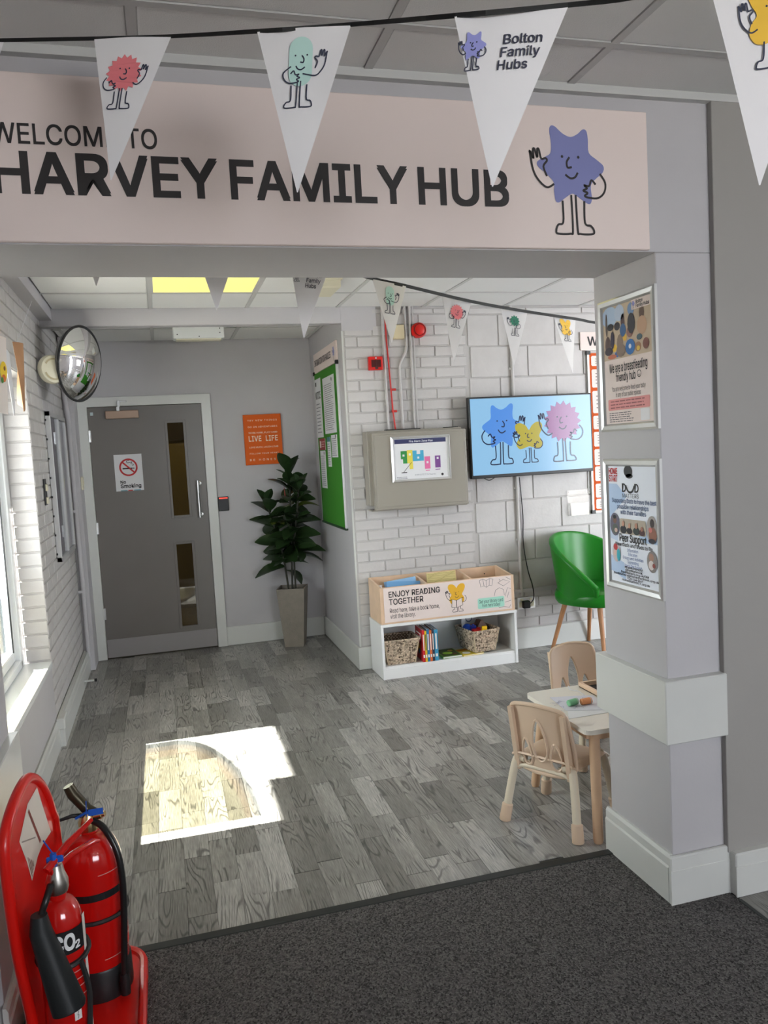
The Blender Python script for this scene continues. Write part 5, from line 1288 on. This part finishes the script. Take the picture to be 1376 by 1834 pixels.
for i, tx in enumerate(('Information', 'Education', 'Groups and Activities', 'Signposting', 'One to One Support')): ww = .0045 * len(tx); A.text(tx, (-.004 - ww / 2 * 1.3, -.089 - .0135 * i, -.004 + ww / 2 * 1.3, -.079 - .0135 * i), BL, 3, keep=False)
photo(-.104, -.098, .026, .034, (206, 190, 190), [(-.004, .018, .013, .012, (186, 50, 52)), (-.006, -.002, .010, .010, (226, 190, 178)), (.014, -.008, .011, .022, (48, 170, 186))])
photo(.108, -.108, .029, .036, (140, 132, 130), [(-.004, .014, .014, .014, (172, 132, 116)), (-.004, -.012, .016, .016, (222, 210, 206)), (.01, -.012, .008, .008, (150, 74, 66))])
for i, (tx, a, b_) in enumerate((('#DadMattersGM', -.055, .05), ('@DadMattersUK', -.052, .05), ('DadMatters.org.uk/GM', -.078, .086), ('DadMatters@homestarthost.org.uk', -.125, .142), ('0161 344 0669', -.04, .052), ('HomeStartHOST.org.uk', -.075, .09))):
    z = -.153 - .0115 * i - (.003 if i > 2 else 0); z = -.148 - i * .0092 ; A.text(tx, (a, z, b_, z + .0075), ink(30, 34, 50), 3, keep=False, bold=.012)
A.build('poster_print', s)

# ================================================================== WELCOME SIGN on the header (Y = 2.215)
s = thing('welcome_sign', 'large pale pink welcome sign across the header above the opening', 'sign', (.51, 2.215, 2.31))
wp = box('sign_panel', (-.478, 2.2005, 2.103), (1.494, 2.2145, 2.511), SIGNP, s, .002)
A = Art((0, 2.2005, 0), UX, UZ); BK = ink(46, 42, 42)
def tpix(txt, x0, yt0, x1, yb1, bold):
    pa = at(x0, yt0, 1, 2.2005); pb = at(x1, yb1, 1, 2.2005); A.text(txt, (pa.x, pb.z, pb.x, pa.z), BK, 1, bold=bold, keep=False)
ZT, ZB = 2.3185, 2.222
A.text('HARVEY', (at(-13, 300, 1, 2.2).x, ZB, at(387, 300, 1, 2.2).x, ZT), BK, 1, bold=.026, keep=False)
A.text('FAMILY', (at(413, 300, 1, 2.2).x, ZB, at(727, 300, 1, 2.2).x, ZT), BK, 1, bold=.026, keep=False)
A.text('HUB', (at(751, 330, 1, 2.2).x, ZB, at(909, 330, 1, 2.2).x, ZT), BK, 1, bold=.026, keep=False)
A.text('WELCOME TO', (at(-16, 240, 1, 2.2).x, 2.340, at(280, 240, 1, 2.2).x, 2.388), BK, 1, bold=.012, keep=False)
figure(A, 'star', at(1024, 320, 1, 2.2).x, 2.146, .311, ink(128, 132, 184), .0062, BK)
A.build('sign_print', wp)

# ================================================================== BUNTING
def pennant(tl, tr, tip, lbl, fig=None, txt=None, nm='pennant', group=None, shade=None, curl=.0035):
    tl, tr, tip = Vector(tl), Vector(tr), Vector(tip); w_ = (tr - tl).length; u = (tr - tl).normalized(); mid_ = (tl + tr) / 2
    n = u.cross((mid_ - tip).normalized()).normalized(); v = n.cross(u); hgt = (mid_ - tip).dot(v); sk = (tip - mid_).dot(u)
    ph = random.uniform(0, 3)
    def f(x, y, h):   # x in -.5..+.5 of width units in metres, y metres down from top (negative)
        k = -y / hgt
        return mid_ + u * (x + sk * k * .999) + v * y + n * (h + curl * math.sin(k * 4 + ph) * (1 - k * .3) + curl * .8 * math.sin(x / w_ * 5 + ph))
    t = thing(nm, lbl, 'bunting flag', tuple(mid_), 0, group)
    b = MB(); N = 10; rows = []
    for i in range(N + 1):
        k = i / N; ww = w_ * (1 - k) + .002; rows.append([f((j / 4 - .5) * ww, -hgt * k, 0) for j in range(5)])
    V = [[b.bm.verts.new(q) for q in r_] for r_ in rows]; fs = []
    for i in range(N):
        for j in range(4): fs.append(b.bm.faces.new((V[i][j], V[i + 1][j], V[i + 1][j + 1], V[i][j + 1])))
    b.build('cloth', shade or PENN, t, smooth=True)
    if fig or txt:
        A = Art((0, 0, 0), UX, UZ, lift=.0018, step=.0003); A.warp = f
        if fig: figure(A, *fig)
        if txt:
            for i, (s_, x0, x1) in enumerate(txt): A.text(s_, (x0 * w_, -(.20 + .075 * i) * hgt * .95 , x1 * w_, -(.145 + .075 * i) * hgt * .95), ink(50, 50, 70), 1, bold=.016, keep=False)
        A.build('flag_print', t)
    return t
def fpt(x, y, Y): return at(x, y, 1, Y)
LN = ink(50, 54, 74)
mint, pink, lil, dkg, yel = ink(188, 222, 214), ink(232, 128, 134), ink(150, 152, 214), ink(40, 120, 96), ink(238, 190, 60)
GF = 'front bunting flags'
Yp = (1.92, 1.60, 1.28, 1.12)
pennant(fpt(170, 71, Yp[0]), fpt(306, 67, Yp[0] - .04), fpt(199, 323, Yp[0] - .02), 'front bunting flag with a pink spiky figure, left of centre', ('sun', -.006, -.152, .118, pink, .0025, LN, -1), group=GF)
pennant(fpt(462, 58, Yp[1]), fpt(628, 46, Yp[1] - .04), fpt(533, 345, Yp[1] - .02), 'front bunting flag with a pale mint oval figure', ('bean', -.004, -.146, .132, mint, .0025, LN, -1), group=GF)
pennant(fpt(815, 31, Yp[2]), fpt(1017, 12, Yp[2] - .04), fpt(882, 335, Yp[2] - .02), 'front bunting flag with the lilac star and lettering', ('star', -.058, -.088, .060, lil, .0018, LN), [('Bolton', -.045, .30), ('Family', -.06, .29), ('Hubs', -.075, .19)], group=GF)
pennant(fpt(1270, -38, Yp[3]), fpt(1492, -62, Yp[3] - .05), fpt(1362, 331, Yp[3] - .02), 'large yellow-figure bunting flag at the top right edge', ('heart', .006, -.145, .130, yel, .0025, LN), group=GF)
pennant(fpt(-135, 76, 2.1), fpt(6, 74, 2.06), fpt(-70, 300, 2.08), 'front bunting flag cut off by the left picture edge', None, group=GF)
pts = [fpt(-260, 76, 2.17), fpt(-135, 75, 2.10), fpt(6, 72, 2.06), fpt(170, 69, 1.92), fpt(306, 65, 1.88), fpt(462, 56, 1.60), fpt(628, 44, 1.56), fpt(815, 28, 1.28), fpt(1017, 9, 1.24), fpt(1140, -6, 1.17), fpt(1270, -42, 1.12), fpt(1492, -66, 1.07)]
s = thing('bunting_ribbon', 'black ribbon carrying the front bunting flags below the ceiling', 'ribbon', tuple(pts[0]))
def ribbon(pts, hw, par, nm):
    P = [Vector(q) for q in smooth_path(pts, 4)]; b = MB()
    R_ = []
    for q in P: d = Vector((0, 0, 1)); R_.append([q + UZ * hw + UY * .0012, q + UZ * hw - UY * .0012, q - UZ * hw - UY * .0012, q - UZ * hw + UY * .0012])
    b.rings(R_); b.build(nm, CORD, par)
ribbon(pts, .0038, s, 'ribbon_length')
# rear string
GR = 'rear bunting flags'
PEN2 = mat('satin_pennant_cloth_backlit', (.74, .72, .73), .5, bump=.05, bscale=30)  # same cloth as the front flags, backlit darkness put into the colour
rear = [((140, 415), (205, 420), (172, 512), 2.85, 'rear bunting flag whose tip only shows below the header, leftmost', None, None),
        ((345, 430), (430, 434), (388, 556), 3.05, 'rear bunting flag hanging before the lit ceiling panel', None, None),
        ((519, 466), (592, 474), (544, 606), 3.40, 'rear bunting flag with lettering cut by the header', ('star', -.055, -.085, .058, lil, .0018, LN), [('Bolton', -.045, .30), ('Family', -.06, .29), ('Hubs', -.075, .19)]),
        ((667, 500), (727, 513), (702, 614), 3.88, 'rear bunting flag with a mint oval figure, in front of the brick wall', ('bean', -.002, -.150, .135, mint, .003, LN, -1), None),
        ((792, 530), (844, 541), (813, 648), 4.20, 'rear bunting flag with a pink spiky figure, above the television', ('sun', .002, -.156, .13, pink, .003, LN, -1), None),
        ((897, 551), (944, 560), (921, 655), 4.45, 'rear bunting flag with a dark green spiky figure', ('bush', .002, -.150, .13, dkg, .003, LN), None),
        ((991, 565), (1031, 572), (1026, 668), 4.60, 'rear bunting flag with a yellow figure, nearest the pillar', ('heart', -.004, -.145, .13, yel, .003, LN), None)]
for tl, tr, tip, Y, lb, fg, tx in rear:
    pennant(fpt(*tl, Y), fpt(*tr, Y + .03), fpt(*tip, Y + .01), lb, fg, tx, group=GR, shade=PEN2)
pts = [fpt(40, 395, 2.7), fpt(172, 414, 2.85), fpt(388, 430, 3.05), fpt(555, 468, 3.40), fpt(668, 499, 3.88), fpt(727, 512, 3.91), fpt(845, 540, 4.22), fpt(944, 558, 4.47), fpt(1031, 571, 4.62), fpt(1090, 579, 4.70), fpt(1250, 575, 4.85)]
s = thing('bunting_ribbon', 'black ribbon carrying the rear bunting flags across the hall', 'ribbon', tuple(pts[0])); ribbon(pts, .0085, s, 'ribbon_length')

# ================================================================== EXTINGUISHER STAND
fo, co2 = Vector((-.275, 2.385, 0)), Vector((-.325, 2.085, 0))
s = thing('extinguisher_stand', 'red plastic double extinguisher stand at the foot of the left pillar', 'stand', (-.33, 2.22, 0))
sp_ = rpoly(-.463, 1.93, -.150, 2.56, .11, 8)
b = MB(); b.prism(sp_, fr_, .003, .035); b.build('base_tray', REDS, s, smooth=True)
b = MB(); b.tube([Vector((x, y, .036)) for x, y in rpoly(-.455, 1.94, -.160, 2.55, .10, 8)], .012, 8, closed=True); b.build('base_rim', REDS, s, smooth=True)
# backboard: tall rounded board standing at the wall, slightly turned
BO = Vector((-.405, 2.10, 0)); bu = Vector((.055, .285, 0)).normalized(); bn = Vector((bu.y, -bu.x, 0))
def bpx(x, y):
    d = CM @ Vector(((x - 688) / FPX, -(y - 917) / FPX, -1)); c = Vector((0, 0, CH)); k = (BO - c).dot(bn) / d.dot(bn); q = c + d * k; return ((q - BO).dot(bu), q.z)
outl = [bpx(*q) for q in ((60, 1840), (30, 1700), (11, 1560), (9, 1500), (22, 1446), (42, 1402), (58, 1394), (76, 1412), (92, 1455), (101, 1500))]
lo = outl[0]; farb = (outl[-1][0] + .02, .02); outl = [(outl[0][0] + .0, .02)] + outl + [farb]
loop = closed_smooth(outl[1:-1], 3) if False else smooth_path(outl, 4)
b = MB(); b.prism(loop, (BO, bu, UZ, bn), -.004, .004); b.build('back_board', REDS, s)
b = MB(); b.tube([BO + bu * x + UZ * z for x, z in loop], .014, 10); b.build('tubular_edge', REDS, s, smooth=True)
lab_ = [bpx(*q) for q in ((31, 1508), (46, 1440), (63, 1410), (72, 1440), (88, 1490), (72, 1515), (64, 1535), (54, 1578), (45, 1545))]
A = Art(BO, bu, UZ, lift=.0048, step=.0005)
A.fill(lab_, ink(222, 214, 200), 0)
A.stroke([bpx(47, 1452), bpx(69, 1508)], .010, ink(128, 60, 50), 1); A.stroke([bpx(35, 1509), bpx(60, 1500)], .0035, ink(150, 140, 130), 1)
for k in range(4): A.stroke([bpx(46 + k * 3, 1536 + k * 2), bpx(54 + k, 1570 - k * 6)], .003, ink(110, 60, 54), 1)
A.build('instruction_label', s)

def ext_common(t, c, r_, h_, neckr, neckh):
    pf = [(r_ * .9, .04), (r_, .055), (r_, h_ * .80)] + [(neckr + (r_ - neckr) * math.cos(a), h_ * .80 + (h_ * .2) * math.sin(a)) for a in [PI / 2 * k / 7 for k in range(1, 8)]] + [(neckr, h_ + neckh)]
    MB().lathe(pf, c, UZ, 40).build('cylinder_body', REDP, t, smooth=True)
# foam extinguisher (far)
t = thing('fire_extinguisher', 'large red extinguisher with black hose at the back of the red stand', 'extinguisher', tuple(fo)); c = fo
ext_common(t, c, .083, .50, .024, .018)
MB().lathe([(.087, .036), (.088, .05), (.0865, .12), (.084, .125)], c, UZ, 36).build('base_boot', BLACK, t, smooth=True)
MB().lathe([(.0845, .33), (.0845, .35)], c, UZ, 36).build('band', BLACK, t)
MB().lathe([(.026, .505), (.028, .53), (.02, .55), (.012, .57)], c, UZ, 20).build('valve_body', BRASS, t, smooth=True)
hd = c + Vector((0, 0, .555))
b = MB(); b.tube([hd + Vector((.035, -.01, -.01)), hd + Vector((.0, 0, .008)), hd + Vector((-.035, .0, .06)), hd + Vector((-.045, 0, .085))], [.012, .016, .017, .015], 12); b.build('squeeze_handle', mat('dark_bronze', (.06, .05, .03), .3, .6), t, smooth=True)
b = MB(); b.tube([hd + Vector((.0, 0, -.01)), hd + Vector((-.04, -.01, .0)), hd + Vector((-.09, -.01, -.01))], [.008, .006, .004], 8); b.build('carry_handle', BLACK, t, smooth=True)
b = MB(); b.lathe([(.012, 0), (.012, .02), (.008, .022), (.008, .03)], c + Vector((.02, -.01, .545)), Vector((1, -.3, .2)), 16); b.build('pressure_gauge', BRASS, t, smooth=True)
BLUE = mat('blue_tag', rgb(24, 88, 190), .5)
b = MB(); b.box(hd + Vector((.005, -.03, .0)), hd + Vector((.045, -.028, .018))); b.tube([hd + Vector((-.03, -.02, -.005)), hd + Vector((.0, -.03, .012)), hd + Vector((.02, -.02, .0))], .004, 6); b.tube([hd + Vector((.0, -.03, .0)), hd + Vector((.002, -.03, .045))], .0015, 6); b.build('safety_tag', BLUE, t)
ho = [c + Vector(q) for q in ((.015, -.02, .535), (.045, -.045, .52), (.075, -.065, .46), (.085, -.075, .38), (.082, -.08, .28), (.075, -.085, .18), (.07, -.085, .10))]
ho_ = MB().tube(smooth_path(ho, 5), .0095, 12).build('hose', HOSE, t, smooth=True)
MB().tube([ho[-1] + Vector((0, 0, .01)), ho[-1] + Vector((0, 0, -.01)), ho[-1] - UZ * .05], [.012, .015, .014], 14).build('nozzle', BLACK, ho_, smooth=True)
b = MB(); b.tube([c + Vector((.088 * math.cos(a), .088 * math.sin(a), .27)) for a in [2 * PI * k / 24 for k in range(24)]], .006, 6, closed=True); b.build('retaining_strap', BLACKR, t)
def cyl_art(t, c, r_, lift=.0006):
    A = Art((0, 0, 0), UX, UZ, lift=lift, step=.0003)
    A.warp = lambda x, y, h: Vector(c) + Vector((math.cos(x / r_) * (r_ + h), math.sin(x / r_) * (r_ + h), y)); return A
A = cyl_art(t, c, .083)
def arc_rect(A, a0, a1, z0, z1, m_, r_, layer=0):
    n = max(2, int(abs(a1 - a0) / 8)); 
    for k in range(n):
        p_, q_ = math.radians(a0 + (a1 - a0) * k / n) * r_, math.radians(a0 + (a1 - a0) * (k + 1) / n) * r_
        A.rect(p_, z0, q_, z1, m_, layer)
arc_rect(A, -30, 40, .16, .40, ink(206, 70, 60), .083); 
for z in (.40, .155): arc_rect(A, -75, 40, z, z + .002, ink(220, 160, 150), .083, 1)
A.text('FOAM', (math.radians(-28) * .083, .345, math.radians(30) * .083, .375), ink(235, 225, 215), 2, bold=.02, keep=False); A.lines(math.radians(-28) * .083, .18, math.radians(30) * .083, .33, 9, ink(225, 190, 180), 2, .3)
A.build('label_print', t)
# CO2 extinguisher (near)
t = thing('fire_extinguisher', 'smaller red carbon dioxide extinguisher with black horn, nearest the camera', 'extinguisher', tuple(co2)); c = co2; r_ = .0555
ext_common(t, c, r_, .475, .02, .022)
MB().lathe([(.058, .036), (.059, .05), (.058, .07)], c, UZ, 30).build('base_ring', BLACK, t, smooth=True)
MB().lathe([(.024, .49), (.027, .50), (.027, .52), (.02, .54), (.016, .56)], c, UZ, 20).build('valve_body', mat('brushed_nickel', (.6, .57, .52), .3, 1.), t, smooth=True)
hv = c + Vector((0, 0, .56)); dv = Vector((.62, .78, 0)).normalized()
b = MB(); b.tube([hv - dv * .03 + UZ * -.002, hv + dv * .04 + UZ * .03, hv + dv * .13 + UZ * .055], [.010, .009, .006], 10); b.build('squeeze_lever', REDP, t, smooth=True)
b = MB(); b.tube([hv - dv * .02 - UZ * .012, hv + dv * .05 - UZ * .002, hv + dv * .13 - UZ * .004, hv + dv * .15 - UZ * .012], [.009, .008, .008, .005], 10); b.build('carry_handle', REDP, t, smooth=True)
b = MB(); b.tube([hv - dv * .005 - UZ * .01, hv - dv * .005 + UZ * .03], .008, 8); b.tube([hv - dv * .005 + UZ * .03, hv - dv * .03 + UZ * .075], .0018, 6); b.box(hv + Vector((-.02, -.006, .005)), hv + Vector((.02, .002, .022)), .003); b.build('safety_tag', BLUE, t)
hs = [c + Vector(q) for q in ((-.01, -.03, .525), (-.02, -.055, .50), (-.030, -.06, .475), (-.036, -.066, .45), (-.036, -.068, .435))]
MB().tube(smooth_path(hs, 5), .0085, 12).build('hose', HOSE, t, smooth=True)
MB().tube([hs[-1] + Vector((0, 0, .04)), hs[-1], hs[-1] + Vector((.052, -.024, -.19)), hs[-1] + Vector((.053, -.025, -.195))], [.019, .026, .040, .037], 22).build('discharge_horn', mat('horn_plastic', (.014, .016, .017), .5), t, smooth=True)
A = cyl_art(t, c, r_)
arc_rect(A, -110, 10, .352, .412, ink(20, 20, 22), r_, 0)
A.text('CO', (math.radians(-104) * r_, .364, math.radians(-52) * r_, .402), ink(236, 236, 236), 2, bold=.04, keep=False); A.text('2', (math.radians(-50) * r_, .360, math.radians(-38) * r_, .378), ink(236, 236, 236), 2, bold=.04, keep=False)
arc_rect(A, -22, -6, .03, .43, ink(222, 214, 206), r_, 2)
for z in (.30, .28, .26, .235): arc_rect(A, -70, -24, z, z + .0025, ink(220, 150, 145), r_, 1)
arc_rect(A, -68, -50, .18, .205, ink(236, 232, 228), r_, 1); A.stroke([(math.radians(-58) * r_, .202), (math.radians(-61) * r_, .192), (math.radians(-58) * r_, .193), (math.radians(-60) * r_, .183)], .0015, DK, 2)
A.text('COMMANDER', (math.radians(-75) * r_, 0.138, math.radians(-25) * r_, .152), ink(236, 232, 228), 1, bold=.02, keep=False)
A.build('label_print', t)
b = MB(); b.tube([c + Vector((.06 * math.cos(a), .06 * math.sin(a), .335 + .012 * math.sin(a * 1))) for a in [2 * PI * k / 24 for k in range(24)]], .007, 6, closed=True); b.tube(smooth_path([c + Vector((.045, -.045, .33)), c + Vector((.058, -.04, .24)), c + Vector((.05, -.05, .12)), c + Vector((.05, -.045, .05))]), .007, 6); b.build('retaining_strap', BLACKR, t)
